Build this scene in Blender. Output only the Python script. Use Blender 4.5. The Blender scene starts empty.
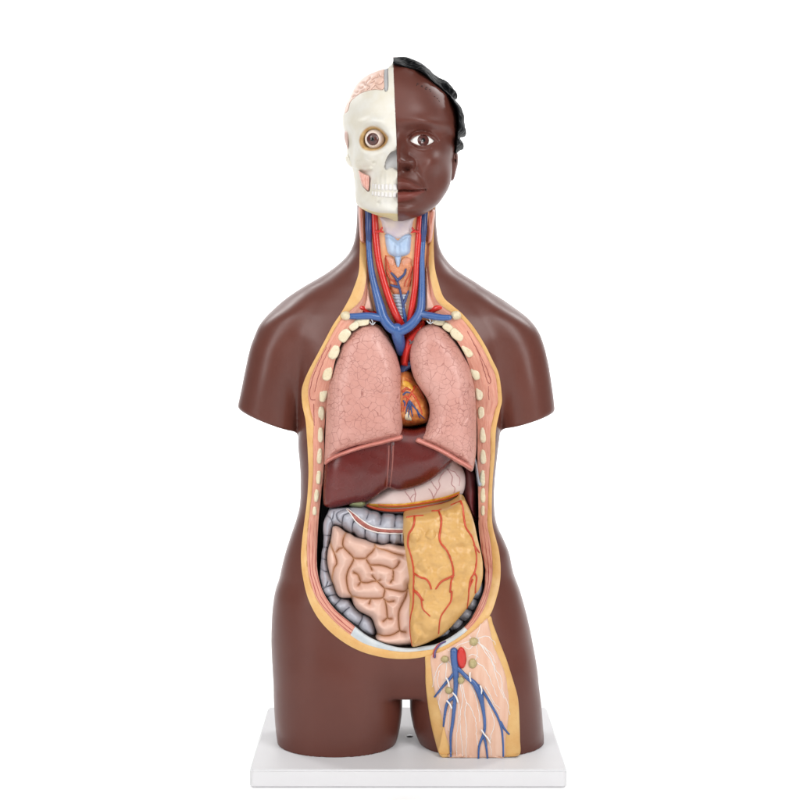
import bpy, math, random
import numpy as np
import openvdb
from mathutils import Vector, noise
from mathutils.geometry import delaunay_2d_cdt
from mathutils.bvhtree import BVHTree

random.seed(7); RNG = np.random.default_rng(7)
scene = bpy.context.scene
COL = scene.collection
D0, F0, ZC, PH = 1.9, 1484.0, 0.6344, 258.0      # camera distance, focal length in pixels, camera height, horizon row
S0 = D0 / F0

def at(px, py, y):
    """point of the photograph at depth y (camera stands at y=-1.9)"""
    k = (D0 + y) / F0
    return ((px - 400) * k, y, ZC - (py - PH) * k)

def zm(pts, ox, oy, s):
    return [(ox + p[0] / s, oy + p[1] / s) for p in pts]

# ------------------------------------------------------------------ materials
def lin(c):
    if isinstance(c, str):
        c = [int(c[i:i + 2], 16) for i in (0, 2, 4)]
    o = []
    for v in c:
        v /= 255
        o.append(v / 12.92 if v < .04045 else ((v + .055) / 1.055) ** 2.4)
    return o
GAIN = 0.75
def rgba(c, g=GAIN):
    return [min(.95, x * g) for x in lin(c)] + [1]

class NT:
    def __init__(s, name, rough=.4, spec=.5, coat=0):
        s.m = bpy.data.materials.new(name); s.m.use_nodes = True
        s.t = s.m.node_tree; s.b = s.t.nodes['Principled BSDF']
        s.b.inputs['Roughness'].default_value = rough
        s.b.inputs['Specular IOR Level'].default_value = spec
        s.b.inputs['Coat Weight'].default_value = coat
        s.b.inputs['Coat Roughness'].default_value = .15
    def n(s, typ, **kw):
        nd = s.t.nodes.new(typ)
        for k, v in kw.items():
            if k in nd.inputs: nd.inputs[k].default_value = v
            else: setattr(nd, k, v)
        return nd
    def l(s, a, b): s.t.links.new(a, b)
    def coord(s):
        return s.n('ShaderNodeTexCoord').outputs['Object']
    def noise(s, scale, detail=4, rough=.55, vec=None, dist=0):
        nd = s.n('ShaderNodeTexNoise', Scale=scale, Detail=detail, Roughness=rough, Distortion=dist)
        s.l(vec or s.coord(), nd.inputs['Vector']); return nd.outputs['Fac']
    def ramp(s, fac, stops):
        r = s.n('ShaderNodeValToRGB'); e = r.color_ramp.elements
        while len(e) < len(stops): e.new(.5)
        for i, (p, c) in enumerate(stops):
            e[i].position = p; e[i].color = c if len(c) == 4 else (*c, 1)
        s.l(fac, r.inputs['Fac']); return r.outputs['Color']
    def mix(s, fac, a, b):
        m = s.n('ShaderNodeMix', data_type='RGBA')
        for v, k in ((fac, 0), (a, 6), (b, 7)):
            if hasattr(v, 'links'): s.l(v, m.inputs[k])
            else: m.inputs[k].default_value = v
        return m.outputs[2]
    def math(s, op, a, b=0.0):
        m = s.n('ShaderNodeMath', operation=op)
        for v, k in ((a, 0), (b, 1)):
            if hasattr(v, 'links'): s.l(v, m.inputs[k])
            else: m.inputs[k].default_value = v
        return m.outputs[0]
    def attr(s, name):
        return s.n('ShaderNodeAttribute', attribute_name=name).outputs['Fac']
    def col(s, c): s.l(c, s.b.inputs['Base Color'])
    def bump(s, h, strength=.3, dist=.001):
        b = s.n('ShaderNodeBump', Strength=strength, Distance=dist)
        s.l(h, b.inputs['Height']); s.l(b.outputs[0], s.b.inputs['Normal'])

def bw(v): return (v, v, v, 1)

def vinyl(name, c, rough=.4, spec=.5, var=.10, scale=25, c2=None, bump=.12, bscale=300, coat=0, sss=0):
    t = NT(name, rough, spec, coat)
    a = rgba(c); b = rgba(c2) if c2 else [x * (1 - var * 1.6) for x in a[:3]] + [1]
    f = t.noise(scale, 5)
    t.col(t.mix(t.ramp(f, [(.35, bw(0)), (.68, bw(1))]), a, b))
    if bump: t.bump(t.noise(bscale, 3), bump, .0006)
    r = t.noise(60, 3)
    t.l(t.math('MULTIPLY_ADD', r, .16), t.b.inputs['Roughness'])
    t.b.inputs['Roughness'].links[0].from_node.inputs[2].default_value = rough - .08
    return t.m

M = {}
M['skin'] = vinyl('brown_vinyl', '66382e', .34, .33, .10, 9, bump=.03, bscale=400)
M['hair'] = vinyl('black_paint', '0f1012', .48, .06, .2, 60, bump=.25, bscale=250)
M['bone'] = vinyl('ivory', 'efe9d8', .38, .5, .06, 30, bump=.1)
M['vein'] = vinyl('blue_paint', '3c62a0', .28, .5, .12, 40, coat=.15)
M['veind'] = vinyl('navy_paint', '35477c', .3, .5, .12, 40)
M['artery'] = vinyl('red_paint', 'd62a20', .28, .5, .10, 40, coat=.15)
M['arteryo'] = vinyl('orange_red_paint', 'cf4a24', .34, .5, .12, 60)
M['dark'] = vinyl('black_cavity', '16110f', .5, .3, .3, 50)
M['spleen'] = vinyl('maroon_lining', '7c3436', .4, .5, .15, 40)
M['cart'] = vinyl('pale_blue_cartilage', 'a6bedd', .35, .5, .1, 60, c2='bccfe6')
M['pale'] = vinyl('pale_membrane', 'e2d2cc', .4, .5, .1, 50, c2='cbbcc8')
M['scalene'] = vinyl('pale_pink_muscle', 'e6bba8', .4, .5, .1, 60, c2='d9a390')
M['tan'] = vinyl('tan_tissue', 'efb98c', .42, .5, .1, 60, c2='e2a070')
M['gland'] = vinyl('orange_gland', 'd99268', .38, .5, .12, 80, c2='c57650')
M['trach'] = vinyl('white_blue_rings', 'c9d2e0', .35, .5, .1, 60)
M['gall'] = vinyl('olive_green', '8f9468', .3, .5, .1, 60)
M['white'] = vinyl('white_paint', 'efe6df', .35, .5, .05, 60)
M['node'] = vinyl('olive_node', 'c2b183', .4, .5, .15, 160, c2='a89a66', bump=.5)
M['metal'] = vinyl('silver', 'c9cbd0', .25, .8, .1, 90)
M['silver'] = vinyl('pewter_grey', 'a9b0bd', .3, .6, .1, 90)
M['eye'] = vinyl('eye_white', 'fbf6f1', .32, .25, .03, 60, bump=0)
M['eyep'] = vinyl('pink_eye', 'f8efe9', .25, .35, .10, 50, c2='f0d9cd', bump=0)
M['iris'] = vinyl('brown_iris', '5a2c26', .12, .6, .3, 300, bump=0)
M['pupil'] = vinyl('black_pupil', '0c0708', .1, .6, .1, 60, bump=0)
M['ink'] = vinyl('ink', '2a1715', .5, .3, .1, 60, bump=0)
M['lips'] = M['skin']

def m_lung():
    t = NT('pink_lung', .36, .5)
    co = t.coord()
    nz = t.n('ShaderNodeTexNoise', Scale=90, Detail=3); t.l(co, nz.inputs['Vector'])
    add = t.n('ShaderNodeMixRGB', blend_type='ADD'); add.inputs[0].default_value = .006
    t.l(co, add.inputs[1]); t.l(nz.outputs['Color'], add.inputs[2])
    def cells(scale, w):
        v = t.n('ShaderNodeTexVoronoi', feature='DISTANCE_TO_EDGE', Scale=scale); t.l(add.outputs[0], v.inputs['Vector'])
        return t.ramp(v.outputs['Distance'], [(0, bw(1)), (w, bw(0))])
    m1 = cells(105, .045); m2 = cells(150, .05)
    sel = t.ramp(t.noise(28, 2), [(.40, bw(0)), (.50, bw(1))])
    k = t.mix(sel, m1, m2)
    brk = t.ramp(t.noise(75, 3), [(.33, bw(.2)), (.52, bw(1))])
    k = t.math('MULTIPLY', k, brk)
    base = t.mix(t.ramp(t.noise(22, 5), [(.3, bw(0)), (.7, bw(1))]), rgba('dca79b'), rgba('ca8f82'))
    t.col(t.mix(t.math('MULTIPLY', k, .75), base, rgba('8a463b')))
    h = t.math('SUBTRACT', t.math('MULTIPLY', t.noise(420, 3), .35), k)
    t.bump(h, .45, .0006)
    return t.m
M['lung'] = m_lung()
M['lungrim'] = vinyl('pink_lung_edge', 'd98c80', .34, .5, .1, 40, c2='c87a6c')

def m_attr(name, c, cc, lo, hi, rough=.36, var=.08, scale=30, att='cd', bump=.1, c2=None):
    """surface colour with a second colour painted along the grooves (attribute = distance to groove in photo pixels)"""
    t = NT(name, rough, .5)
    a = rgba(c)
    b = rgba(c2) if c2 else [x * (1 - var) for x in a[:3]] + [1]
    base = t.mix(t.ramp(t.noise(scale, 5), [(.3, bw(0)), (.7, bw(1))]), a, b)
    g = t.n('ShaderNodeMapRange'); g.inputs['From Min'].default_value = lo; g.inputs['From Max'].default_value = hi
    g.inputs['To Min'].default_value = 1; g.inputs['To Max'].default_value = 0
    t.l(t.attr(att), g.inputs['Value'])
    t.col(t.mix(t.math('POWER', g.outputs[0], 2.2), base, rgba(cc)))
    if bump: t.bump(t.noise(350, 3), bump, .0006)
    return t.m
M['sint'] = m_attr('flesh_intestine', 'e8c2b1', 'c48c60', .0, 3.2, .32, c2='deb5a2')  # tan groove paint, spread wider to put shading towards the creases into the colour
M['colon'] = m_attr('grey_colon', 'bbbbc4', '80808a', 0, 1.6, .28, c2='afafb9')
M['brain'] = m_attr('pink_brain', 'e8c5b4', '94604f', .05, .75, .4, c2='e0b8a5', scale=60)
M['omentum'] = vinyl('yellow_fat_apron', 'dcaf6c', .36, .5, .2, 40, c2='d2a25c', bump=.1, bscale=140)
M['liver'] = vinyl('maroon_liver', '681b16', .27, .55, .12, 14, bump=.03, c2='5a1712')
M['stomach'] = vinyl('pale_pink_stomach', 'e8d3cd', .34, .5, .1, 30, c2='dcc0bc')
M['heartm'] = vinyl('orange_heart', 'd58a45', .36, .5, .1, 90, c2='b5562e')
M['fatedge'] = vinyl('golden_fat', 'e0a93c', .38, .5, .1, 120, c2='cf9028', bump=.5)

def m_fat(name, c='e3b877', c2='d9a560'):
    t = NT(name, .42, .5)
    base = t.mix(t.ramp(t.noise(45, 5), [(.3, bw(0)), (.7, bw(1))]), rgba(c), rgba(c2))
    sp = t.ramp(t.noise(420, 2), [(.62, bw(0)), (.72, bw(1))])
    t.col(t.mix(t.math('MULTIPLY', sp, .3), base, rgba('c98b45')))
    t.bump(t.noise(260, 4), .3, .0008)
    return t.m
M['fat'] = m_fat('yellow_fat')
M['fattan'] = m_fat('tan_fat', 'dcae6e', 'cf9c5b')
def m_muscle(name, base1='e2a38c', base2='d68f79', line='a2362f'):
    """pink muscle with long fibres that follow the rim (attributes u across, w along)"""
    t = NT(name, .38, .5)
    def vec(su, sw):
        c = t.n('ShaderNodeCombineXYZ'); t.l(t.math('MULTIPLY', t.attr('u'), su), c.inputs[0]); t.l(t.math('MULTIPLY', t.attr('w'), sw), c.inputs[1]); return c.outputs[0]
    f = t.noise(1, 3, vec=vec(9, .05))
    base = t.mix(t.ramp(f, [(.35, bw(0)), (.65, bw(1))]), rgba(base1), rgba(base2))
    wob = t.noise(1, 2, vec=vec(1.5, .03))
    ph = t.math('ADD', t.math('MULTIPLY', t.attr('u'), 19.0), t.math('MULTIPLY', wob, 7.0))
    s = t.math('SINE', ph)
    g = t.ramp(s, [(.55, bw(0)), (.95, bw(1))])
    brk = t.ramp(t.noise(1, 2, vec=vec(3, .09)), [(.38, bw(0)), (.55, bw(1))])
    low = t.math('MULTIPLY_ADD', t.attr('low'), .85); low.node.inputs[2].default_value = .14
    k = t.math('MULTIPLY', t.math('MULTIPLY', g, low), t.math('MAXIMUM', brk, t.attr('low')))
    t.col(t.mix(k, base, rgba(line)))
    t.bump(t.noise(1, 3, vec=vec(14, .12)), .5, .0015)
    return t.m
M['muscle'] = m_muscle('layered_muscle')
def m_strand(name, c1, c2, zs=.12, sc=500):
    t = NT(name, .38, .5)
    mp = t.n('ShaderNodeMapping'); mp.inputs['Scale'].default_value = (1, 1, zs); t.l(t.coord(), mp.inputs['Vector'])
    f = t.noise(sc, 3, vec=mp.outputs[0])
    t.col(t.mix(t.ramp(f, [(.38, bw(0)), (.62, bw(1))]), rgba(c1), rgba(c2)))
    t.bump(f, .35, .0008)
    return t.m
M['strap'] = m_strand('fibrous_muscle', 'd99a80', 'b9614f')
M['thighm'] = m_strand('thigh_muscle', 'e6bfa8', 'dfb096', .1, 160)
M['masseter'] = m_strand('masseter', 'e2b3a4', 'd09384', .3, 600)
def m_base():
    t = NT('white_board', .5, .15)
    t.col(t.mix(t.noise(8, 3), rgba('e6e5e6', .74), rgba('e2e1e3', .74)))
    t.bump(t.noise(200, 2), .03, .0004)
    return t.m
M['base'] = m_base()

# ------------------------------------------------------------------ geometry helpers
ROOT = bpy.data.objects.new('anatomical_torso', None); COL.objects.link(ROOT)
ROOT.location = (0, 0, 0); ROOT.empty_display_size = .1
ROOT['label'] = 'brown anatomical torso with half skull half face head and open organs on white board'
ROOT['category'] = 'anatomical model'

def link(name, v, f, mat, parent=ROOT, smooth=True, attrs=None, label=None, sharp=None):
    me = bpy.data.meshes.new(name)
    me.from_pydata([tuple(map(float, p)) for p in v], [], [tuple(map(int, q)) for q in f]); me.update()
    if smooth: me.shade_smooth()
    if sharp: me.set_sharp_from_angle(angle=math.radians(sharp))
    if attrs:
        for k, a in attrs.items():
            at_ = me.attributes.new(k, 'FLOAT', 'POINT'); at_.data.foreach_set('value', np.asarray(a, dtype=np.float32))
    me.materials.append(M[mat] if isinstance(mat, str) else mat)
    o = bpy.data.objects.new(name, me); COL.objects.link(o); o.parent = parent
    if label: o['label'] = label
    return o

def bvh_of(o):
    me = o.data
    return BVHTree.FromPolygons([v.co for v in me.vertices], [p.vertices for p in me.polygons])

def hit(px, py, trees, default=None):
    o = Vector((0, -D0, ZC)); d = (Vector(at(px, py, 0)) - o).normalized()
    best = None
    for t in trees:
        h = t.ray_cast(o, d)
        if h[0] is not None and (best is None or h[0].y < best[0].y): best = (h[0], h[1])
    if best is None: return (Vector(at(px, py, default)), Vector((0, -1, 0))) if default is not None else None
    return best

def cr(P, n_per=8, closed=False, step=None):
    """Catmull-Rom through points (any dimension), resampled by arc length when step is given"""
    P = np.asarray(P, float)
    N = len(P)
    if N == 2 and not closed:
        Q = np.linspace(P[0], P[1], max(2, n_per))
    else:
        out = []
        seg = N if closed else N - 1
        for i in range(seg):
            if closed: p0, p1, p2, p3 = P[(i - 1) % N], P[i], P[(i + 1) % N], P[(i + 2) % N]
            else:
                p1, p2 = P[i], P[i + 1]
                p0 = P[i - 1] if i > 0 else 2 * p1 - p2
                p3 = P[i + 2] if i + 2 < N else 2 * p2 - p1
            t = np.linspace(0, 1, n_per, endpoint=False)[:, None]
            out.append(.5 * ((2 * p1) + (-p0 + p2) * t + (2 * p0 - 5 * p1 + 4 * p2 - p3) * t ** 2 + (-p0 + 3 * p1 - 3 * p2 + p3) * t ** 3))
        if not closed: out.append(P[-1:])
        Q = np.concatenate(out)
    if step:
        R = np.vstack([Q, Q[:1]]) if closed else Q
        L = np.concatenate([[0], np.cumsum(np.linalg.norm(np.diff(R, axis=0), axis=1))])
        n = max(2, int(round(L[-1] / step)))
        s = np.linspace(0, L[-1], n + 1)
        if closed: s = s[:-1]
        Q = np.stack([np.interp(s, L, R[:, k]) for k in range(R.shape[1])], 1)
    return Q

def dseg(P, polys, closed=False):
    """distance from points P (n,2) to a list of polylines"""
    P = np.asarray(P, float); best = np.full(len(P), 1e9)
    for Q in polys:
        Q = np.asarray(Q, float)
        A = Q; B = np.roll(Q, -1, 0)
        if not closed: A, B = Q[:-1], Q[1:]
        for c in range(0, len(A), 64):
            a = A[c:c + 64][None]; b = B[c:c + 64][None]; ab = b - a
            t = np.clip(((P[:, None] - a) * ab).sum(2) / np.maximum((ab ** 2).sum(2), 1e-12), 0, 1)
            d = np.sqrt((((a + ab * t[..., None]) - P[:, None]) ** 2).sum(2)).min(1)
            best = np.minimum(best, d)
    return best

def inside(P, Q):
    x, y = P[:, 0], P[:, 1]; r = np.zeros(len(P), bool)
    for i in range(len(Q)):
        x1, y1 = Q[i]; x2, y2 = Q[(i + 1) % len(Q)]
        if y1 == y2: continue
        c = ((y1 > y) != (y2 > y)) & (x < (x2 - x1) * (y - y1) / (y2 - y1) + x1)
        r ^= c
    return r

def fbm(P, sc, oct=4, seed=0):
    return np.array([noise.fractal(Vector((p[0] * sc + seed, p[1] * sc, seed * 1.7)), .6, 2.0, oct) for p in P])

def relief(name, outline, yb, T, R, mat, parent=ROOT, sp=1.1, back=.012, extra=None, creases=None, cdepth=0, cR=4,
           base=None, label=None, step=1.0, smooth_out=True, yr=None, p=2.0, bottom=None, ck=None):
    """solid pillow-shaped part standing at depth yb, bulging T metres towards the viewer, rounded over R pixels at its rim"""
    O = cr(outline, 6, True, step) if smooth_out else cr(np.repeat(np.asarray(outline, float), 1, 0), 6, True, step)
    mn, mx = O.min(0), O.max(0)
    gy = np.arange(mn[1], mx[1], sp * .866); pts = []
    for j, y in enumerate(gy):
        xs = np.arange(mn[0] + (j % 2) * sp / 2, mx[0], sp); pts.append(np.stack([xs, np.full_like(xs, y)], 1))
    G = np.concatenate(pts); G += RNG.uniform(-.08, .08, G.shape)
    G = G[inside(G, O)]; dG = dseg(G, [O], True); G = G[dG > .9 * sp]
    tn = np.roll(O, -1, 0) - np.roll(O, 1, 0); tn /= np.linalg.norm(tn, axis=1)[:, None] + 1e-9
    nn = np.stack([-tn[:, 1], tn[:, 0]], 1)
    if inside(O + nn * .3, O).mean() < .5: nn = -nn
    rings = []
    for k in (.22, .6):
        Rr = O + nn * k * sp; ok = inside(Rr, O); dd = dseg(Rr, [O], True)
        rings.append(Rr[ok & (dd > k * sp * .8)])
    V2 = np.concatenate([O] + rings + [G]); n = len(O)
    if creases:      # extra vertices in the grooves
        C = [cr(c, 6, False, .9) for c in creases]
        CC = np.concatenate(C); CC = CC[inside(CC, O)]; CC = CC[dseg(CC, [O], True) > .6] if len(CC) else CC
        dc = dseg(V2[n:], C); V2 = np.concatenate([O, V2[n:][dc > .35], CC])
    vs, es, fs, ov, oe, of = delaunay_2d_cdt([Vector(p_) for p_ in V2], [], [list(range(n))], 1, 1e-5)
    P = np.array([(v.x, v.y) for v in vs])
    idx = {}
    for i, o_ in enumerate(ov):
        for k in o_: idx[k] = i
    d = dseg(P, [O], True)
    bd = [idx[i] for i in range(n)]; d[bd] = 0
    q = np.clip(d / R, 0, 1)
    prof = (1 - (1 - q) ** p) ** (1 / p)
    dep = T * prof
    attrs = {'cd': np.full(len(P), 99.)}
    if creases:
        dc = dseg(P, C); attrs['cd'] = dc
        qc = np.clip(dc / cR, 0, 1)
        dep = dep - cdepth * prof * (1 - qc) ** ck if ck else dep - cdepth * prof * (.55 * (1 - np.sqrt(1 - (1 - qc) ** 2)) + .45 * (1 - qc) ** 1.7)
    if extra is not None: dep = dep + extra(P, d)
    yfront = (yb - T) if yr is None else yr
    yb_arr = np.full(len(P), yb) if base is None else base(P)
    Y = yb_arr - dep
    W = np.array([at(p_[0], p_[1], yy_) for p_, yy_ in zip(P, Y)])
    faces = [list(f) for f in fs]
    # orient towards -y
    if faces:
        a, b, c = (W[i] for i in faces[0][:3])
        if np.cross(b - a, c - a)[1] > 0: faces = [f[::-1] for f in faces]
    ring = []
    vv = list(W)
    for i in bd:
        w = W[i].copy(); w[1] = W[i][1] + back; ring.append(len(vv)); vv.append(w)
    for k in range(n):
        a, b = bd[k], bd[(k + 1) % n]
        if a != b: faces.append([a, b, ring[(k + 1) % n], ring[k]])
    faces.append(ring)
    for k in attrs: attrs[k] = np.concatenate([attrs[k], attrs[k][bd]])
    me_o = link(name, vv, faces, mat, parent, True, attrs, label)
    import bmesh
    bm = bmesh.new(); bm.from_mesh(me_o.data); bmesh.ops.recalc_face_normals(bm, faces=bm.faces); bm.to_mesh(me_o.data); bm.free()
    me_o.data.set_sharp_from_angle(angle=math.radians(65))
    return me_o

def tube_geo(P, r, sides=10, flat=1.0):
    P = np.asarray(P, float); n = len(P)
    r = np.interp(np.linspace(0, 1, n), np.linspace(0, 1, len(r)), r) if hasattr(r, '__len__') else np.full(n, r)
    # rounded ends
    T = np.gradient(P, axis=0); T /= np.linalg.norm(T, axis=1)[:, None] + 1e-12
    caps0 = [(P[0] - T[0] * r[0] * k, r[0] * math.sqrt(max(0, 1 - k * k)), T[0]) for k in (.98, .8, .45)]
    caps1 = [(P[-1] + T[-1] * r[-1] * k, r[-1] * math.sqrt(max(0, 1 - k * k)), T[-1]) for k in (.45, .8, .98)]
    rings = caps0 + [(P[i], r[i], T[i]) for i in range(n)] + caps1
    v, f = [], []
    up = np.array([0, 1., 0]); 
    for c, rr, t in rings:
        a = np.cross(up, t)
        if np.linalg.norm(a) < 1e-4: a = np.array([1., 0, 0])
        a /= np.linalg.norm(a); b = np.cross(t, a)
        for k in range(sides):
            an = 2 * math.pi * k / sides
            v.append(c + rr * (a * math.cos(an) + b * math.sin(an) * flat))
    m = len(rings)
    for i in range(m - 1):
        for k in range(sides):
            k2 = (k + 1) % sides
            f.append((i * sides + k, i * sides + k2, (i + 1) * sides + k2, (i + 1) * sides + k))
    f.append(tuple(range(sides))[::-1]); f.append(tuple((m - 1) * sides + k for k in range(sides)))
    return v, f

def join(geos):
    v, f = [], []
    for a, b in geos:
        o = len(v); v += list(a); f += [tuple(i + o for i in q) for q in b]
    return v, f

def tube(name, pts, r, mat, parent=ROOT, y=None, trees=None, lift=0.0, sides=10, flat=1.0, label=None, step=1.5, default=None, w=0, multi=False):
    """tube(s) through photo points; depth is either given (y number or list) or found on the surface it lies on; r in photo pixels"""
    obs = []
    for Q in (pts if multi else [pts]):
        Q = np.asarray(Q, float)
        ys = np.full(len(Q), y) if (y is None or not hasattr(y, '__len__')) else np.asarray(y, float)
        if y is not None:
            S = cr(np.column_stack([Q[:, :2], ys * 500]), 8, False, step)
            W = np.array([at(s[0], s[1], s[2] / 500) for s in S])
        else:
            S = cr(Q[:, :2], 8, False, step)
            if w: S = S + np.column_stack([fbm(S, .25, 2, 3) * w, fbm(S, .25, 2, 9) * w])
            H = [hit(s[0], s[1], trees) for s in S]
            yy = np.array([h[0].y if h else np.nan for h in H]); bad = np.isnan(yy)
            if bad.all(): yy[:] = default if default is not None else -.05
            elif bad.any(): yy[bad] = np.interp(np.flatnonzero(bad), np.flatnonzero(~bad), yy[~bad])
            W = np.array([at(s[0], s[1], q) for s, q in zip(S, yy)])
            W[:, 1] -= lift
            if len(W) > 4:
                for _ in range(2): W[1:-1, 1] = (W[:-2, 1] + W[1:-1, 1] * 2 + W[2:, 1]) / 4
        rr = np.asarray(r, float) * S0
        v, f = tube_geo(W, rr if rr.ndim else float(rr), sides, flat)
        obs.append(link(name, v, f, mat, parent, True, None, label))
    return obs[0]

def ellipsoid(c, r, nu=24, nv=14, fn=None):
    v, f = [], []
    for i in range(nv + 1):
        th = math.pi * i / nv
        for k in range(nu):
            ph = 2 * math.pi * k / nu
            n = np.array([math.sin(th) * math.cos(ph), math.sin(th) * math.sin(ph), math.cos(th)])
            s = fn(n) if fn else 1
            v.append(np.array(c) + n * np.array(r) * s)
    for i in range(nv):
        for k in range(nu):
            k2 = (k + 1) % nu
            f.append((i * nu + k, (i + 1) * nu + k, (i + 1) * nu + k2, i * nu + k2))
    return v, f

# ------------------------------------------------------------------ implicit surfaces
def smin(a, b, k):
    h = np.clip(.5 + .5 * (b - a) / k, 0, 1); return b + (a - b) * h - k * h * (1 - h)
def smax(a, b, k): return -smin(-a, -b, k)

def field_mesh(fn, lo, hi, vox):
    """surface of fn<0 on a grid, vertices moved onto the exact surface"""
    lo = np.array(lo, float); n = np.ceil((np.array(hi) - lo) / vox).astype(int) + 1
    ax = [lo[k] + np.arange(n[k]) * vox for k in range(3)]
    X, Y, Z = np.meshgrid(*ax, indexing='ij')
    A = fn(X, Y, Z).astype(np.float32)
    A = np.clip(A, -vox * 4, vox * 4)
    g = openvdb.FloatGrid(vox * 4); g.copyFromArray(A)
    V, Q = g.convertToQuads(0.0)
    V = np.asarray(V, float) * vox + lo
    e = vox * .5
    for _ in range(3):
        f0 = fn(*V.T)
        gr = np.stack([(fn(V[:, 0] + e, V[:, 1], V[:, 2]) - fn(V[:, 0] - e, V[:, 1], V[:, 2])),
                       (fn(V[:, 0], V[:, 1] + e, V[:, 2]) - fn(V[:, 0], V[:, 1] - e, V[:, 2])),
                       (fn(V[:, 0], V[:, 1], V[:, 2] + e) - fn(V[:, 0], V[:, 1], V[:, 2] - e))], 1) / (2 * e)
        g2 = np.maximum((gr ** 2).sum(1), .05)
        st = -(f0 / g2)[:, None] * gr
        ln = np.linalg.norm(st, axis=1)[:, None]
        V = V + st * np.minimum(1, vox * .5 / np.maximum(ln, 1e-9)) * .8
    return V, np.asarray(Q)[:, ::-1]

class Tab:
    """smooth table over photo rows"""
    def __init__(s, rows):
        R = np.array(sorted(rows), float); s.y = R[:, 0]; s.v = R[:, 1:]
    def __call__(s, py, k):
        y, v = s.y, s.v[:, k]
        # monotone-ish cubic (finite difference tangents, limited)
        h = np.diff(y); dl = np.diff(v) / h
        m = np.zeros(len(y)); m[0], m[-1] = dl[0], dl[-1]
        a, b = dl[:-1], dl[1:]
        m[1:-1] = np.where(a * b > 0, 2 * a * b / (a + b + 1e-12 * np.sign(a + b + 1e-20)), 0)
        i = np.clip(np.searchsorted(y, py) - 1, 0, len(y) - 2)
        t = np.clip((py - y[i]) / h[i], 0, 1)
        return (v[i] * (2 * t ** 3 - 3 * t ** 2 + 1) + m[i] * h[i] * (t ** 3 - 2 * t ** 2 + t) + v[i + 1] * (-2 * t ** 3 + 3 * t ** 2) + m[i + 1] * h[i] * (t ** 3 - t ** 2))

def PX(X): return X / S0 + 400
def PY(Z): return PH + (ZC - Z) / S0
def WX(px): return (px - 400) * S0
def WZ(py): return ZC - (py - PH) * S0
class LUT:
    """Tab evaluated on a fine table for speed"""
    def __init__(s, rows, ncol, smooth=0):
        t = Tab(rows); s.a, s.b = t.y[0], t.y[-1]
        s.g = np.linspace(s.a, s.b, 1500); s.c = [t(s.g, k) for k in range(ncol)]
        if smooth:
            st = s.g[1] - s.g[0]; h = int(3 * smooth / st); kx = np.exp(-.5 * (np.arange(-h, h + 1) * st / smooth) ** 2); kx /= kx.sum()
            s.c = [np.convolve(np.concatenate([2 * c[0] - c[h:0:-1], c, 2 * c[-1] - c[-2:-h - 2:-1]]), kx, 'valid') for c in s.c]
    def __call__(s, py): return [np.interp(py, s.g, c) for c in s.c]

def rowshape(lut, n_=2.2):
    """stack of rounded rows: columns xl, xr (photo px), yf, yb (metres, front and back)"""
    def f(X, Y, Z):
        py = PY(Z); xl, xr, yf, yb = lut(py)
        a = np.maximum((xr - xl) / 2 * S0, 1e-4); c = WX((xl + xr) / 2); n = n_ if not callable(n_) else n_(py)
        b = np.maximum((yb - yf) / 2, 1e-4); cy = (yf + yb) / 2
        r = (np.abs((X - c) / a) ** n + np.abs((Y - cy) / b) ** n) ** (1 / n)
        return (r - 1) * np.minimum(a, b)
    return f
M['ligm'] = vinyl('liver_ligament', '9a5a52', .3, .5, .1, 60)
M['pinkv'] = vinyl('pink_vessel', 'cf9d9c', .35, .5, .1, 60)
M['cream'] = vinyl('cream_fat', 'e8d8b8', .35, .5, .1, 60)
M['lobe'] = vinyl('peach_lobe', 'dd9a7c', .36, .5, .1, 60)
M['strap2'] = vinyl('brick_red_band', 'b5685c', .36, .5, .2, 300)
M['whitev'] = vinyl('white_line', 'f2ebe6', .36, .5, .04, 60)
M['purple'] = vinyl('purple_vessel', '5f4a7e', .3, .5, .1, 60)
M['metald'] = vinyl('dark_metal', '5b5b60', .3, .7, .1, 90)
M['duram'] = vinyl('grey_dura', 'b9b9ba', .4, .5, .1, 60)
M['tmus'] = vinyl('pink_temporal', 'e3c3b8', .4, .5, .1, 60)
M['fascia'] = vinyl('dark_red_line', 'a8584c', .4, .5, .1, 60)
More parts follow.
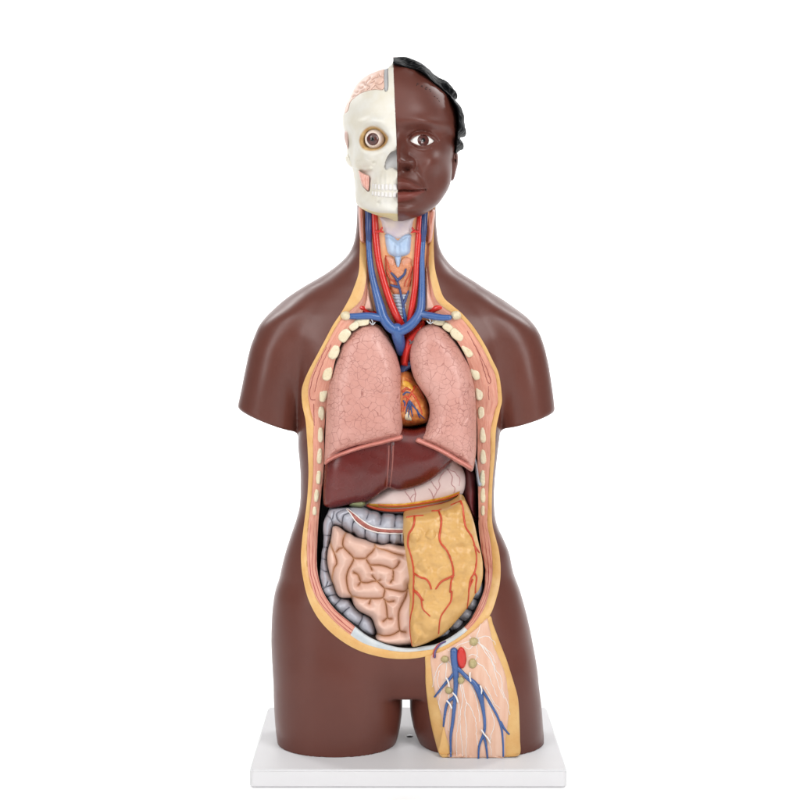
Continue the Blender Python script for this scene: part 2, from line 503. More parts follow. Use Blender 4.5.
# ------------------------------------------------------------------ torso shell
torso = rowshape(LUT([(165, 361, 432, -.036, .052), (185, 358, 435, -.042, .050),
    (198, 357, 436, -.045, .05), (210, 357, 436, -.046, .05), (222, 356.5, 436.3, -.046, .05), (234, 355.5, 437.3, -.046, .05), (247, 352.3, 439.5, -.046, .052),
    (258, 345, 445, -.047, .055), (264, 338.5, 450, -.047, .056), (271, 329.5, 457.5, -.048, .058), (278, 318.5, 469.5, -.049, .06), (286, 304, 481.5, -.052, .062), (292, 295, 491, -.054, .063),
    (298, 286, 501, -.057, .064), (305, 278, 511, -.060, .065), (311, 271.5, 519, -.063, .066), (318, 268, 524.5, -.066, .067), (327, 268, 526.5, -.069, .068), (336, 273.5, 523, -.072, .069),
    (345, 280.5, 517, -.074, .07), (360, 289, 510, -.077, .072), (380, 294, 505, -.079, .074), (400, 297.5, 502.5, -.079, .074), (420, 298.5, 501, -.078, .073),
    (432, 298.5, 500, -.077, .072), (445, 298.3, 498.3, -.076, .071), (457, 299.3, 497, -.075, .07), (476, 300.6, 495, -.074, .07), (495, 300.6, 494, -.073, .07),
    (507, 299.4, 494.2, -.073, .071), (517, 297, 495.2, -.074, .073), (526, 294, 497.5, -.075, .075), (538, 290, 503, -.077, .078), (552, 285.5, 509, -.079, .081),
    (570, 281, 512.8, -.080, .085), (589, 278, 517.7, -.081, .087), (617, 275.2, 525, -.080, .088), (640, 275.5, 529, -.076, .087), (660, 278, 530, -.071, .084), (680, 284, 530, -.062, .078), (720, 300, 520, -.045, .07)], 4, 3.5), lambda py: np.interp(py, [270, 310, 360], [1.95, 2.0, 2.25]))
leg_l = rowshape(LUT([(560, 290, 392, -.050, .07), (600, 277, 400, -.066, .075), (640, 274.2, 403, -.076, .074), (665, 274, 404, -.080, .070), (690, 274.5, 402.6, -.081, .064),
                      (705, 275.2, 402.2, -.081, .058), (722, 276.6, 400.2, -.081, .053), (737, 278.6, 396.3, -.081, .05), (760, 281, 390, -.081, .048)], 4), 2.15)
leg_r = rowshape(LUT([(560, 415, 506, -.050, .07), (600, 409, 519, -.066, .075), (640, 407.5, 529, -.076, .074), (665, 408, 535.3, -.080, .070), (684, 409.3, 538.2, -.081, .064),
                      (705, 410, 540.6, -.081, .058), (722, 413, 541.8, -.081, .053), (737, 419, 542.6, -.081, .05), (760, 428, 542, -.081, .048)], 4), 2.15)
arm_l = rowshape(LUT([(286, 314, 322, -.004, .004), (292, 309, 322, -.014, .014), (298, 302, 322, -.022, .022), (305, 290, 322, -.030, .030), (313, 276.5, 320, -.037, .037), (320, 266.5, 318, -.040, .040), (327, 260, 317, -.042, .042), (336, 254.8, 315, -.044, .044),
                      (345, 251, 312, -.045, .045), (372, 244.8, 306, -.045, .045), (390, 241.3, 302.5, -.044, .044), (407, 237.6, 300, -.042, .043), (440, 232, 297, -.040, .043)], 4, 3.5), 2.0)
arm_r = rowshape(LUT([(286, 466, 474, -.004, .004), (292, 466, 479, -.014, .014), (298, 466, 486, -.022, .022), (305, 468, 500, -.030, .030), (313, 470, 515.5, -.037, .037), (320, 473, 526.5, -.041, .041),
                      (327, 475, 534, -.043, .043), (336, 478, 540.5, -.044, .044), (352, 483, 545.8, -.045, .045), (377, 490, 550.6, -.045, .045), (405, 497, 554.3, -.043, .044), (440, 502, 557, -.040, .043)], 4, 3.5), 2.0)
def halfplane(p0, p1):
    """positive below the line through two photo points"""
    a = np.array([WX(p0[0]), WZ(p0[1])]); b = np.array([WX(p1[0]), WZ(p1[1])]); d = (b - a) / np.linalg.norm(b - a)
    nx, nz = d[1], -d[0]
    return lambda X, Z: ((X - a[0]) * nx + (Z - a[1]) * nz)
cut_l = halfplane((237.5, 407.5), (298, 432)); cut_r = halfplane((502, 428), (554.5, 411))
crotch_z = WZ(687.5)
BASE_TOP = .022
def gated(X, Y, Z):
    """arms and legs only exist where their tables are"""
    py = PY(Z)
    t = smax(torso(X, Y, Z), (crotch_z - Z), .008)
    al = smax(smax(arm_l(X, Y, Z), cut_l(X, Z), .004), Z - WZ(297), .006)
    ar = smax(smax(arm_r(X, Y, Z), cut_r(X, Z), .004), Z - WZ(297), .006)
    kk = np.interp(py, [300, 340, 385, 430], [.015, .015, .010, .006])
    b = smin(smin(t, al, kk), ar, kk)
    kl = np.interp(py, [640, 675, 700], [.012, .010, .002])
    b = smin(b, smax(leg_l(X, Y, Z), Z - WZ(575), .03), kl)
    b = smin(b, smax(leg_r(X, Y, Z), Z - WZ(575), .03), kl)
    b = smax(b, (Z - WZ(172)), .004)
    return smax(b, BASE_TOP - .0002 - Z, .0008)
V, Q = field_mesh(gated, (-.22, -.10, .012), (.21, .105, .752), .0023)
skin = link('torso_skin', V, Q, 'skin')
skin_bvh = bvh_of(skin)

# rim stations: skin edge O, fat/muscle border F, cavity edge M (photo px)
ST = [((358.5, 196), (360.5, 196), (369, 196)), ((358.5, 208), (361, 208), (368.5, 208)), ((359, 224), (362.5, 224), (368.5, 224)), ((359.8, 240), (365, 240), (368.5, 240)),
      ((359.6, 256), (366, 256), (368.5, 256)), ((358.8, 272), (366.5, 272), (369, 272)), ((354.5, 286), (365, 286), (368, 288)), ((349, 299), (360, 301), (365, 303)),
      ((341, 313), (344, 316), (360, 318)), ((333, 325), (336, 327), (351, 330)), ((325, 340), (328, 342), (341, 344)), ((317, 355), (320, 357), (335, 361)),
      ((310, 368), (313.5, 370), (332, 376)), ((304.5, 380), (309, 383), (329.5, 389)), ((301.6, 391), (308, 396), (327.5, 403)), ((302.5, 406), (310.5, 410), (325.5, 414)), ((305.5, 420), (313.5, 423), (324.5, 427)),
      ((307, 439), (313, 439), (324, 440)), ((308, 457), (313, 457), (324, 457)), ((308.5, 472), (313, 472), (323.3, 473)), ((307.8, 490), (312, 490), (321.5, 491)),
      ((306.5, 505), (310.5, 505), (319.8, 506)), ((304.3, 522), (308.5, 522), (318.4, 522)), ((302, 541), (307, 541), (317.3, 541)), ((301, 559), (307, 559), (316.8, 559)),
      ((303, 578), (309, 577), (318, 575)), ((309, 601), (316, 598), (323.5, 593)), ((321, 622), (329, 616), (334.5, 609)), ((339, 639), (345, 631), (350, 622.5)),
      ((360, 651), (364, 643.5), (368, 636.5)), ((384, 657.5), (387, 650), (389, 645.5)), ((405, 659), (406, 652), (408, 648.5)), ((424, 656.8), (424, 650.5), (424, 646.5)),
      ((440, 651.5), (439, 648), (437, 644)), ((456, 643.5), (454, 640.5), (451, 637)), ((470, 634), (468, 630), (464.5, 627)), ((481, 624.5), (477, 620), (472.5, 617)),
      ((490.6, 614), (484.5, 608), (480.5, 600)), ((497, 596), (489.6, 592), (484.5, 588)), ((500, 582), (492.2, 579), (485.3, 575)), ((500.6, 567), (492.8, 566), (485, 567)),
      ((499, 551), (491.8, 551), (482, 553)), ((496, 539), (490.2, 539), (480, 540)), ((492.6, 525), (487.6, 525), (478.6, 525)), ((491.8, 508), (488, 508), (478.6, 508)),
      ((492.7, 480), (489, 480), (478, 480)), ((495, 455), (490.5, 455), (477.5, 455)), ((496, 430), (490.8, 430), (477.6, 430)), ((500, 410), (495, 411), (476.5, 413)),
      ((502, 399), (498, 401), (475.3, 400)), ((499, 375), (495.8, 377), (471.8, 378)), ((492.5, 360), (489.4, 362), (467.5, 361)), ((485, 345), (482, 347), (461, 347.5)),
      ((474, 327.5), (471, 330), (453, 336)), ((462.5, 314), (459.5, 316.5), (443, 325)), ((453, 306), (446, 309), (435, 315)), ((443.5, 297), (436, 299), (430, 300)),
      ((438, 281), (431, 282), (427, 283)), ((434.8, 267), (429, 267), (426, 267)), ((433.8, 250), (429, 250), (425.5, 250)), ((433.8, 234), (430.5, 234), (425.5, 234)),
      ((434.8, 208), (432.8, 208), (425.5, 208)), ((434.8, 196), (432.8, 196), (425.5, 196))]
SA = np.array(ST, float).reshape(len(ST), 6)
ys = []
for s in SA:
    h = hit(s[0], s[1], [skin_bvh]); ys.append(h[0].y if h else -.012)
ys = np.array(ys); ys = np.minimum(ys, -.008)
SA = np.column_stack([SA, ys * 1000])
SS = cr(SA, 10)
L = np.concatenate([[0], np.cumsum(np.linalg.norm(np.diff(SS[:, :2], axis=0), axis=1))])
s_ = np.arange(0, L[-1], 1.5)
SS = np.stack([np.interp(s_, L, SS[:, k]) for k in range(7)], 1)
Yo = SS[:, 6] / 1000
# keep the rim flush with the skin: ask the surface again, then smooth slightly
Yh = np.array([(lambda h: h[0].y if h else np.nan)(hit(a, b, [skin_bvh])) for a, b in SS[:, :2]])
Yo = np.where(np.isnan(Yh), Yo, Yh)
for _ in range(3): Yo[1:-1] = (Yo[:-2] + 2 * Yo[1:-1] + Yo[2:]) / 4
NS = len(SS); ARC = s_[:NS]
def lerp(a, b, t): return a + (b - a) * t
deepM = np.interp(SS[:, 1], [200, 300, 340, 640, 660], [.010, .010, .004, .004, .004])   # the cut face falls back a little towards the cavity
def rim_band(name, c0, c1, y0, y1, nx, mat, bulge, amp=0, parent=ROOT, sub=None, label=None, i0=0, i1=None, thick=.006):
    i1 = i1 or NS
    v, f, u_, w_, lo_ = [], [], [], [], []
    idx = range(i0, i1); n = len(idx)
    prof = [(0, thick)] + [(k / nx, 0) for k in range(nx + 1)] + [(1, thick)]
    for i in idx:
        A, B = SS[i, c0:c0 + 2], SS[i, c1:c1 + 2]
        wd = np.linalg.norm(B - A) * S0
        for t, dn in prof:
            p = lerp(A, B, t); y = lerp(y0[i], y1[i], t) - bulge * wd * math.sin(math.pi * t) + dn
            if amp and 0 < t < 1: y -= amp * noise.fractal(Vector((p[0] * .16, p[1] * .16, c0)), .6, 2, 3)
            v.append(at(p[0], p[1], y) if dn == 0 else (at(p[0], p[1], y - dn)[0], y, at(p[0], p[1], y - dn)[2]))
            u_.append(t); w_.append(ARC[i]); lo_.append(min(1, max(0, (p[1] - 500) / 60)))
    m = len(prof)
    for a in range(n - 1):
        for k in range(m - 1):
            f.append((a * m + k, a * m + k + 1, (a + 1) * m + k + 1, (a + 1) * m + k))
    for a in range(n - 1): f.append((a * m + m - 1, a * m, (a + 1) * m, (a + 1) * m + m - 1))
    f.append(tuple(range(m))[::-1]); f.append(tuple((n - 1) * m + k for k in range(m)))
    import bmesh
    o = link(name, v, f, mat, parent, True, {'u': u_, 'w': w_, 'low': lo_}, label)
    bm = bmesh.new(); bm.from_mesh(o.data); bmesh.ops.recalc_face_normals(bm, faces=bm.faces); bm.to_mesh(o.data); bm.free()
    o.data.set_sharp_from_angle(angle=math.radians(60))
    return o
yF = Yo + .0015; yM = Yo + .002 + deepM * .6
def near(px, py):
    return int(np.argmin((SS[:, 0] - px) ** 2 + (SS[:, 1] - py) ** 2))
iA, iB = near(345, 643), near(490.6, 614)
rimF = rim_band('fat_layer', 0, 2, Yo - .0004, yF - .0006, 5, 'fat', .10, .0004)
rmA = rim_band('muscle_layer', 2, 4, yF, yM, 8, 'muscle', .06, .0006, i1=iA + 1)
rmB = rim_band('muscle_layer', 2, 4, yF, yM, 8, 'muscle', .06, .0006, i0=near(470, 634))
rimP = rim_band('pubic_bone', 2, 4, yF - .0003, yM - .0005, 6, vinyl('blue_grey_bone', 'd3d6d6', .35, .5, .1, 60, c2='b9c2c8'), .12, .0005, i0=iA, i1=near(470, 634) + 1, label='pale blue grey bone at the bottom of the rim')

# cavity: cutter solid, then a dark lining inside it
cv, cf = [], []
FLOOR = np.full(NS, .018)
def ringpts(c, y): return [at(SS[i, c], SS[i, c + 1], y[i]) for i in range(NS)]
O3 = ringpts(0, Yo); F3 = ringpts(2, yF + .0035); M3 = ringpts(4, yM + .0035)
Oin = [tuple(lerp(np.array(O3[i]), np.array(F3[i]), .10) + np.array([0, .004, 0])) for i in range(NS)]
front = [(p[0], -.35, p[2]) for p in O3]
dp = [(p[0], FLOOR[i], p[2]) for i, p in enumerate(M3)]
rings = [front, O3, Oin, F3, M3, dp]
for r in rings: cv += r
for a in range(len(rings) - 1):
    for i in range(NS):
        j = (i + 1) % NS
        cf.append((a * NS + i, a * NS + j, (a + 1) * NS + j, (a + 1) * NS + i))
cf.append(tuple(range(NS))[::-1]); cf.append(tuple((len(rings) - 1) * NS + k for k in range(NS)))
cutter = link('cutter', cv, cf, 'dark', None)
import bmesh
bm = bmesh.new(); bm.from_mesh(cutter.data); bmesh.ops.recalc_face_normals(bm, faces=bm.faces); bmesh.ops.triangulate(bm, faces=bm.faces); bm.to_mesh(cutter.data); bm.free()
md = skin.modifiers.new('cut', 'BOOLEAN'); md.operation = 'DIFFERENCE'; md.solver = 'EXACT'; md.object = cutter
dg = bpy.context.evaluated_depsgraph_get(); dg.update()
me2 = bpy.data.meshes.new_from_object(skin.evaluated_get(dg)); skin.modifiers.clear()
old = skin.data; skin.data = me2; bpy.data.meshes.remove(old); skin.data.name = 'torso_skin'
while len(skin.data.materials) > 1: skin.data.materials.pop()
for p in skin.data.polygons: p.material_index = 0
skin.data.shade_smooth(); skin.data.set_sharp_from_angle(angle=math.radians(38))
bpy.data.objects.remove(cutter)
print('skin faces', len(skin.data.polygons))
# lining: wall behind the muscle and floor of the cavity
lv, lf = [], []
M4 = [(p[0], p[1] - .004 + .0015, p[2]) for p in M3]; d4 = [(p[0], p[1] - .0015, p[2]) for p in dp]
def inset(r, k=.0012):
    a = np.array(r); c = np.array([0, 0, WZ(430)]); q = a - c; q[:, 1] = 0; q /= np.linalg.norm(q, axis=1)[:, None]; return [tuple(x) for x in a - q * k]
M4 = inset(M4); d4 = inset(d4)
lv = M4 + d4
for i in range(NS):
    j = (i + 1) % NS; lf.append((i, NS + i, NS + j, j))
lf.append(tuple(NS + k for k in range(NS)))
lining = link('cavity_lining', lv, lf, 'dark', smooth=False, label='black inside of the body cavity')

# ribs cut through along the rim
def rib(cx, cy, rx, ry, ang=0, lift=.0029):
    i = int(np.argmin(np.minimum((SS[:, 2] - cx) ** 2 + (SS[:, 3] - cy) ** 2, (SS[:, 4] - cx) ** 2 + (SS[:, 5] - cy) ** 2)))
    y = (yF[i] + yM[i]) / 2 - lift + .003
    ca, sa = math.cos(math.radians(ang)), math.sin(math.radians(ang))
    O = []
    for k in range(20):
        t = 2 * math.pi * k / 20; c_, s__ = math.cos(t), math.sin(t)
        x = rx * math.copysign(abs(c_) ** .7, c_); z = ry * math.copysign(abs(s__) ** .75, s__)
        x *= 1 + .08 * math.sin(3 * t + cx); O.append((cx + x * ca - z * sa, cy + x * sa + z * ca))
    return relief('rib', O, y, .0022, 2.2, 'rib', sp=.8, back=.003, extra=lambda P, d: .0005 * fbm(P, .45, 3, cx) * np.clip(d, 0, 1), step=.8)
M['rib'] = m_fat('cream_bone', 'ebe0c4', 'ddceaa')
for a in [(362, 322.3, 7.5, 3.4, -8), (354, 326.3, 5, 3.3, -35), (344.5, 335.5, 4.6, 6.5, 38), (334, 352, 4.4, 6.8, 22), (327.5, 373, 4.1, 7.2, 12), (323.3, 394, 3.6, 7.4, 8), (321, 414, 3.2, 7, 4),
          (320.4, 435, 2.7, 7, 1), (319.5, 456, 2.5, 7.3, 3), (318.4, 477, 2.4, 6.6, 3), (316.2, 495, 2.4, 6.4, 3), (314.3, 511, 2.1, 4.2, 3),
          (439, 322, 6.5, 3.2, 8), (448, 327.5, 5.5, 3.5, 35), (457, 334.8, 4.2, 7, -50), (467.5, 350, 4.2, 7, -28), (475.3, 372, 3.9, 7.4, -12), (479, 392.5, 3.4, 7.2, -6),
          (481.5, 414, 3.1, 7, -3), (483, 435, 2.9, 7.2, 0), (483.4, 456, 2.9, 7.3, 0), (482.8, 478, 2.6, 7.6, 3), (483.2, 495.5, 2.4, 7, 0), (483.2, 511, 2, 5, 0)]:
    rib(a[0], a[1], a[2] * (1.1 if abs(a[4]) != 8 or a[3] > 4 else 1.05), a[3] * 1.1, a[4])
# clavicle ends
for cx, cy in ((345.6, 315.8), (456.3, 315.3)):
    h = hit(cx, cy, [bvh_of(skin)], -.04)
    yk = SS[near(cx, cy), 6] / 1000
    O = [(cx + 5.6 * math.cos(t) * (1 + .06 * math.sin(2 * t)), cy + 4.8 * math.sin(t)) for t in np.linspace(0, 2 * math.pi, 18, endpoint=False)]
    relief('clavicle', O, yk + .004, .010, 4.5, 'rib', sp=.8, back=.006, step=.8, extra=lambda P, d: .0008 * fbm(P, .3, 3, cx) * np.clip(d, 0, 1))

for tr, q in ((rmB, zm([(100, 250), (180, 400), (240, 520), (284, 635), (270, 668), (240, 590), (215, 500)], 455, 300, 8)), (rmB, zm([(268, 690), (268, 740), (272, 800)], 455, 300, 8)), (rmB, zm([(150, 345), (190, 430), (215, 500)], 455, 300, 8)),
              (rmA, [(326.5, 347), (320, 360), (314.6, 372), (311.5, 383), (309.6, 392), (311, 399), (315, 399.5)]), (rmA, [(331, 345), (323, 362), (318, 377), (314.5, 392)]), (rmA, [(314, 404), (313.8, 415), (314.5, 425)])):
    tube('fascia_line', q, .38, M['fascia'], tr, trees=[bvh_of(tr)], lift=-.0001, sides=6, w=.5)
# ------------------------------------------------------------------ organs
def z5(p): return zm(p, 320, 500, 8.42)
def z6(p): return zm(p, 320, 570, 8.42)
def r5(p): return zm(p, 300, 420, 3.81)
def r6(p): return zm(p, 300, 530, 3.81)
def r7(p): return zm(p, 395, 500, 7.62)
def nk(p): return zm(p, 345, 205, 6.15)
def th(p): return zm(p, 400, 640, 6.4)

# diaphragm: dark sheet with a pale edge between heart and liver
dia = relief('diaphragm', [(385, 424), (408, 427.5), (436, 424), (440, 434), (410, 437), (385, 436)], .012, .046, 6, 'dark', back=.004, label='black diaphragm under the heart')
tube('tendon', [(396, 431.8), (405, 432.6), (414, 432), (424, 429.8)], .8, 'silver', dia, y=-.0385, sides=8)

# spleen / left wall lining
spl = relief('spleen', [(463, 462), (470, 466), (476, 473), (477.5, 490), (477, 505), (477.5, 520), (473, 520), (466, 510), (462, 495)], .016, .030, 7, 'spleen', back=.003)

# liver
liv = relief('liver', [(326, 452), (327, 435), (345, 425), (380, 424), (410, 430), (430, 428), (452, 440), (458, 455), (449.6, 463.5), (441, 472), (434, 478), (425, 483.5), (418, 486.5), (405, 490), (396, 490.5), (389, 488.5),
              (382, 492), (375, 497), (363, 502.5), (350, 504.5), (340, 507), (332, 508), (325, 506), (323.2, 500), (323.6, 480)], -.036, .017, 20, 'liver', sp=1.3, p=2.2, back=.03,
             extra=lambda P, d: .0035 * np.exp(-((P[:, 0] - 352) / 20) ** 2 - ((P[:, 1] - 468) / 20) ** 2) + .004 * np.exp(-((P[:, 0] - 418) / 20) ** 2 - ((P[:, 1] - 462) / 14) ** 2)
             - .002 * np.exp(-((P[:, 0] - (390.5 - (P[:, 1] - 449) * .06)) / 2.2) ** 2) + .0006 * fbm(P, .05, 2, 4))
lt = [bvh_of(liv)]
tube('ligament', [[(388.9, 446), (388.6, 460), (387.6, 474), (386.6, 488)], [(393.2, 446), (392.7, 460), (391.6, 474), (390, 487)]], [.8, .7, .6], M['ligm'], liv, trees=lt, lift=.0000, sides=8, multi=True)
relief('gallbladder', [(348.5, 505), (352, 500.5), (358, 499), (364, 501), (365, 505), (361, 508), (354, 507.5)], -.030, .012, 3.6, 'gall', sp=.8, back=.02, step=.8)

# stomach
sto = relief('stomach', [(360, 505.5), (364, 502), (371, 497), (380, 491), (389, 485), (405, 480), (425, 475), (445, 461), (452, 458), (459, 464), (463, 469), (465.4, 477), (465.2, 486), (462.5, 494), (456, 500),
              (447, 504), (436, 507.5), (426, 510.5), (415, 513), (405, 514), (395, 513.8), (386, 512.8), (376, 511), (367, 508.5)], -.012, .022, 13, 'stomach', sp=1.0, back=.03)
stt = [bvh_of(sto)]
def ribbon(name, up, lo, mat, parent, trees, lift, th_=.0015, nx=5, step=1.2, w=0, nz=0, label=None, bulge=.0008):
    """flat raised band between two photo polylines, draped on a surface"""
    n = int(np.linalg.norm(np.diff(cr(up, 8), axis=0), axis=1).sum() / step)
    def rs(q):
        q = cr(q, 12); L_ = np.concatenate([[0], np.cumsum(np.linalg.norm(np.diff(q, axis=0), axis=1))]); s = np.linspace(0, L_[-1], n)
        return np.stack([np.interp(s, L_, q[:, 0]), np.interp(s, L_, q[:, 1])], 1)
    U, Lw = rs(up), rs(lo); G = np.zeros((n, nx + 1, 3))
    for i in range(n):
        for k in range(nx + 1):
            p = lerp(U[i], Lw[i], k / nx); h = hit(p[0], p[1], trees, None)
            G[i, k] = list(h[0]) if h else at(p[0], p[1], np.nan if k or i else -.04)
    yy = G[:, :, 1]
    m = np.isnan(yy); yy[m] = np.nanmean(yy)
    for _ in range(3): yy[1:-1] = (yy[:-2] + 2 * yy[1:-1] + yy[2:]) / 4
    v, f = [], []
    for i in range(n):
        for k in range(nx + 1):
            p = lerp(U[i], Lw[i], k / nx); y = yy[i, k] - lift - bulge * math.sin(math.pi * k / nx)
            if nz: y -= nz * noise.fractal(Vector((p[0] * .35, p[1] * .35, 2)), .6, 2, 3)
            v.append(at(p[0], p[1], y))
    m_ = nx + 1; N_ = n * m_
    for i in range(n):
        for k in range(m_):
            p = v[i * m_ + k]; v.append((p[0], p[1] + th_ + lift, p[2]))
    for i in range(n - 1):
        for k in range(nx):
            a, b, c, d = i * m_ + k, i * m_ + k + 1, (i + 1) * m_ + k + 1, (i + 1) * m_ + k
            f.append((a, b, c, d)); f.append((N_ + a, N_ + d, N_ + c, N_ + b))
        a, d = i * m_, (i + 1) * m_; f.append((a, d, N_ + d, N_ + a))
        a, d = i * m_ + nx, (i + 1) * m_ + nx; f.append((d, a, N_ + a, N_ + d))
    for i in (0, n - 1):
        for k in range(nx):
            a, b = i * m_ + k, i * m_ + k + 1; f.append((a, N_ + a, N_ + b, b))
    o = link(name, v, f, mat, parent, True, None, label)
    bm = bmesh.new(); bm.from_mesh(o.data); bmesh.ops.recalc_face_normals(bm, faces=bm.faces); bm.to_mesh(o.data); bm.free()
    o.data.set_sharp_from_angle(angle=math.radians(60)); return o
ribbon('fat_band', r5([(262, 318), (300, 320), (340, 320), (400, 318), (460, 309), (520, 299), (565, 288), (610, 272)]),
       r5([(262, 330), (300, 333), (340, 335), (400, 333), (460, 325), (520, 314), (565, 304), (604, 290)]), 'fatedge', sto, stt, .0012, nz=.0012)
tube('gastric_artery', r5([(258, 325), (290, 336), (340, 343), (400, 342), (460, 334), (520, 323), (565, 312), (598, 297)]), [1.5, 1.7, 1.7, 1.6, 1.4, 1.0], 'arteryo', sto, trees=stt, lift=.0012, default=-.03)
tube('gastric_artery', r5([(300, 322), (340, 327), (400, 325), (460, 317), (520, 306), (565, 296), (604, 281)]), .55, 'arteryo', sto, trees=stt, lift=.003, default=-.03)
pk = [r5(q) for q in ([(400, 270), (410, 285), (420, 300), (428, 314)], [(436, 262), (440, 282), (438, 300), (436, 312)], [(420, 300), (430, 285), (442, 280)], [(500, 235), (512, 250), (522, 268), (515, 285), (508, 302)],
                      [(560, 185), (575, 205), (580, 225), (578, 245)], [(522, 268), (532, 250), (530, 228), (540, 212)], [(560, 185), (590, 200), (608, 225), (606, 250)], [(540, 212), (548, 196)], [(578, 245), (590, 262), (586, 280)], [(490, 262), (500, 272), (508, 302)])]
tube('stomach_vessel', pk, .42, M['pinkv'], sto, trees=stt, lift=.0001, sides=6, multi=True, default=-.03, w=.8)

# heart, aorta, great vessels
hrt = relief('heart', [(388, 385), (394, 372), (403, 368), (411, 371), (416, 379), (423, 390), (428, 402), (430.5, 413), (429, 421), (421, 425), (408, 427), (396, 425), (387, 415), (384, 400)], -.010, .038, 16, 'heartm', sp=.8, p=2.0,
             extra=lambda P, d: .0016 * fbm(P, .16, 3, 2) * np.clip(d / 3, 0, 1))
ht = [bvh_of(hrt)]
def hz(p): return zm(p, 370, 310, 6.155)
tube('coronary_artery', [hz(q) for q in ([(275, 470), (255, 510), (235, 545), (215, 590), (205, 620)], [(205, 500), (225, 480), (245, 492), (265, 470)], [(255, 510), (280, 540), (300, 575), (320, 640)], [(235, 545), (220, 530), (206, 540)], [(290, 470), (310, 500), (330, 540)])], [1.1, .9, .6], 'arteryo', hrt, trees=ht, lift=.0003, multi=True, default=-.03, sides=8)
tube('coronary_vein', [hz(q) for q in ([(205, 520), (225, 505), (245, 510)], [(245, 560), (275, 600), (305, 640), (335, 668)], [(240, 565), (228, 600), (222, 640)], [(243, 570), (240, 620), (236, 660)], [(248, 568), (255, 620), (262, 655)], [(290, 615), (300, 650), (310, 665)], [(207, 560), (215, 575), (212, 600)])], [.9, .8, .5], 'veind', hrt, trees=ht, lift=.0003, multi=True, default=-.03, sides=8)
ribbon('heart_fat', hz([(200, 435), (225, 438), (250, 452), (270, 475)]), hz([(200, 470), (220, 472), (240, 482), (256, 500)]), 'fatedge', hrt, ht, .0008, nz=.001)
ribbon('heart_fat', hz([(215, 655), (225, 625), (240, 640), (256, 668)]), hz([(215, 672), (225, 678), (240, 680), (256, 682)]), M['cream'], hrt, ht, .0004, nz=.0005)
tube('pulmonary_artery', [(402, 371), (406, 366), (412, 363)], 4.2, 'veind', y=-.030)
relief('aorta', [(400, 366), (400.5, 352), (401, 342), (404, 335), (410, 329), (417, 323), (425, 318), (426, 330), (421, 342), (414, 352), (411, 360), (409, 368)], -.006, .039, 7, 'artery', sp=.8, yr=-.037)
tube('clasp', [[(409.5, 340), (411.5, 342.5), (413, 341)], [(409.5, 344), (411.6, 342.8)]], .6, 'metald', y=-.0465, multi=True, sides=6)

# neck: bed of tissue behind the vessels
def nb(P, d): return 0 * d
relief('neck_bed', [(366, 194), (428, 194), (428, 240), (427, 270), (431, 290), (440, 306), (452, 318), (440, 326), (420, 322), (398, 326), (378, 322), (358, 327), (348, 318), (358, 305), (364, 290), (368, 270), (367, 240)], .002, .040, 5, 'tan', sp=1.5, back=.003)
relief('strap_muscle', nk([(84, 8), (122, 12), (128, 120), (130, 226), (112, 236), (92, 215), (86, 120)]), -.014, .022, 3.5, 'strap', sp=.9, yr=-.03)
relief('strap_muscle', nk([(500, 40), (552, 30), (546, 120), (536, 215), (520, 236), (500, 228), (498, 130)]), -.014, .022, 3.5, 'strap', sp=.9, yr=-.03)
relief('scalene_muscle', nk([(132, 385), (150, 470), (165, 560), (178, 600), (185, 660), (140, 662), (92, 660), (104, 610), (118, 560), (128, 470)]), -.020, .026, 5, 'scalene', sp=.9, yr=-.03)
relief('scalene_muscle', nk([(500, 370), (512, 430), (535, 540), (560, 600), (575, 650), (530, 660), (478, 660), (480, 600), (486, 500), (494, 420)]), -.020, .026, 5, 'scalene', sp=.9, yr=-.03)
relief('hyoid_membrane', nk([(205, 60), (435, 60), (434, 110), (424, 170), (410, 190), (325, 225), (240, 190), (222, 165), (208, 110)]), -.030, .011, 9, 'pale', sp=1.2, yr=-.03)
lar = relief('larynx', nk([(240, 182), (255, 172), (275, 172), (300, 188), (325, 214), (345, 190), (372, 174), (395, 172), (413, 184), (410, 240), (405, 290), (384, 312), (350, 322), (322, 324), (290, 318), (262, 300), (250, 262), (243, 220)]), -.032, .013, 7, 'cart', sp=.7,
             extra=lambda P, d: .004 * np.exp(-((P[:, 0] - 397.5) / 3.2) ** 2) * np.clip((P[:, 1] - 238) / 4, 0, 1) - .0012 * np.exp(-(dseg(P, [nk([(245, 205), (270, 196), (300, 212), (325, 240), (350, 212), (380, 196), (408, 205)])]) / .9) ** 2))
tra = relief('trachea', nk([(286, 540), (392, 540), (388, 600), (380, 690), (372, 730), (325, 730), (300, 620)]), -.030, .011, 6, 'trach', sp=.8, yr=-.028, extra=lambda P, d: .0012 * np.sin(P[:, 1] * 1.9))
relief('cricoid', nk([(306, 315), (345, 315), (342, 350), (335, 382), (318, 382), (310, 350)]), -.036, .008, 3, 'cart', sp=.7, yr=-.034)
gl = relief('thyroid_gland', nk([(246, 312), (268, 305), (292, 310), (308, 330), (325, 348), (342, 330), (362, 314), (388, 314), (412, 332), (418, 370), (412, 430), (404, 500), (392, 545), (360, 558), (330, 556), (300, 556), (280, 530), (262, 470), (246, 390)]), -.033, .0095, 6, 'gland', sp=.7,
            extra=lambda P, d: -.0028 * np.exp(-(dseg(P, [nk([(325, 345), (326, 380)])]) / 2.2) ** 2) + .0010 * fbm(P, .3, 3, 5))
relief('gland_lobe', nk([(252, 320), (275, 316), (300, 330), (308, 352), (300, 385), (280, 378), (258, 350)]), -.0385, .0045, 3.5, M['lobe'], gl, sp=.7, back=.003)
relief('gland_lobe', nk([(408, 335), (385, 322), (362, 330), (348, 350), (350, 378), (372, 378), (402, 358)]), -.0385, .0045, 3.5, M['lobe'], gl, sp=.7, back=.003)
gt = [bvh_of(gl), bvh_of(lar), bvh_of(tra)]
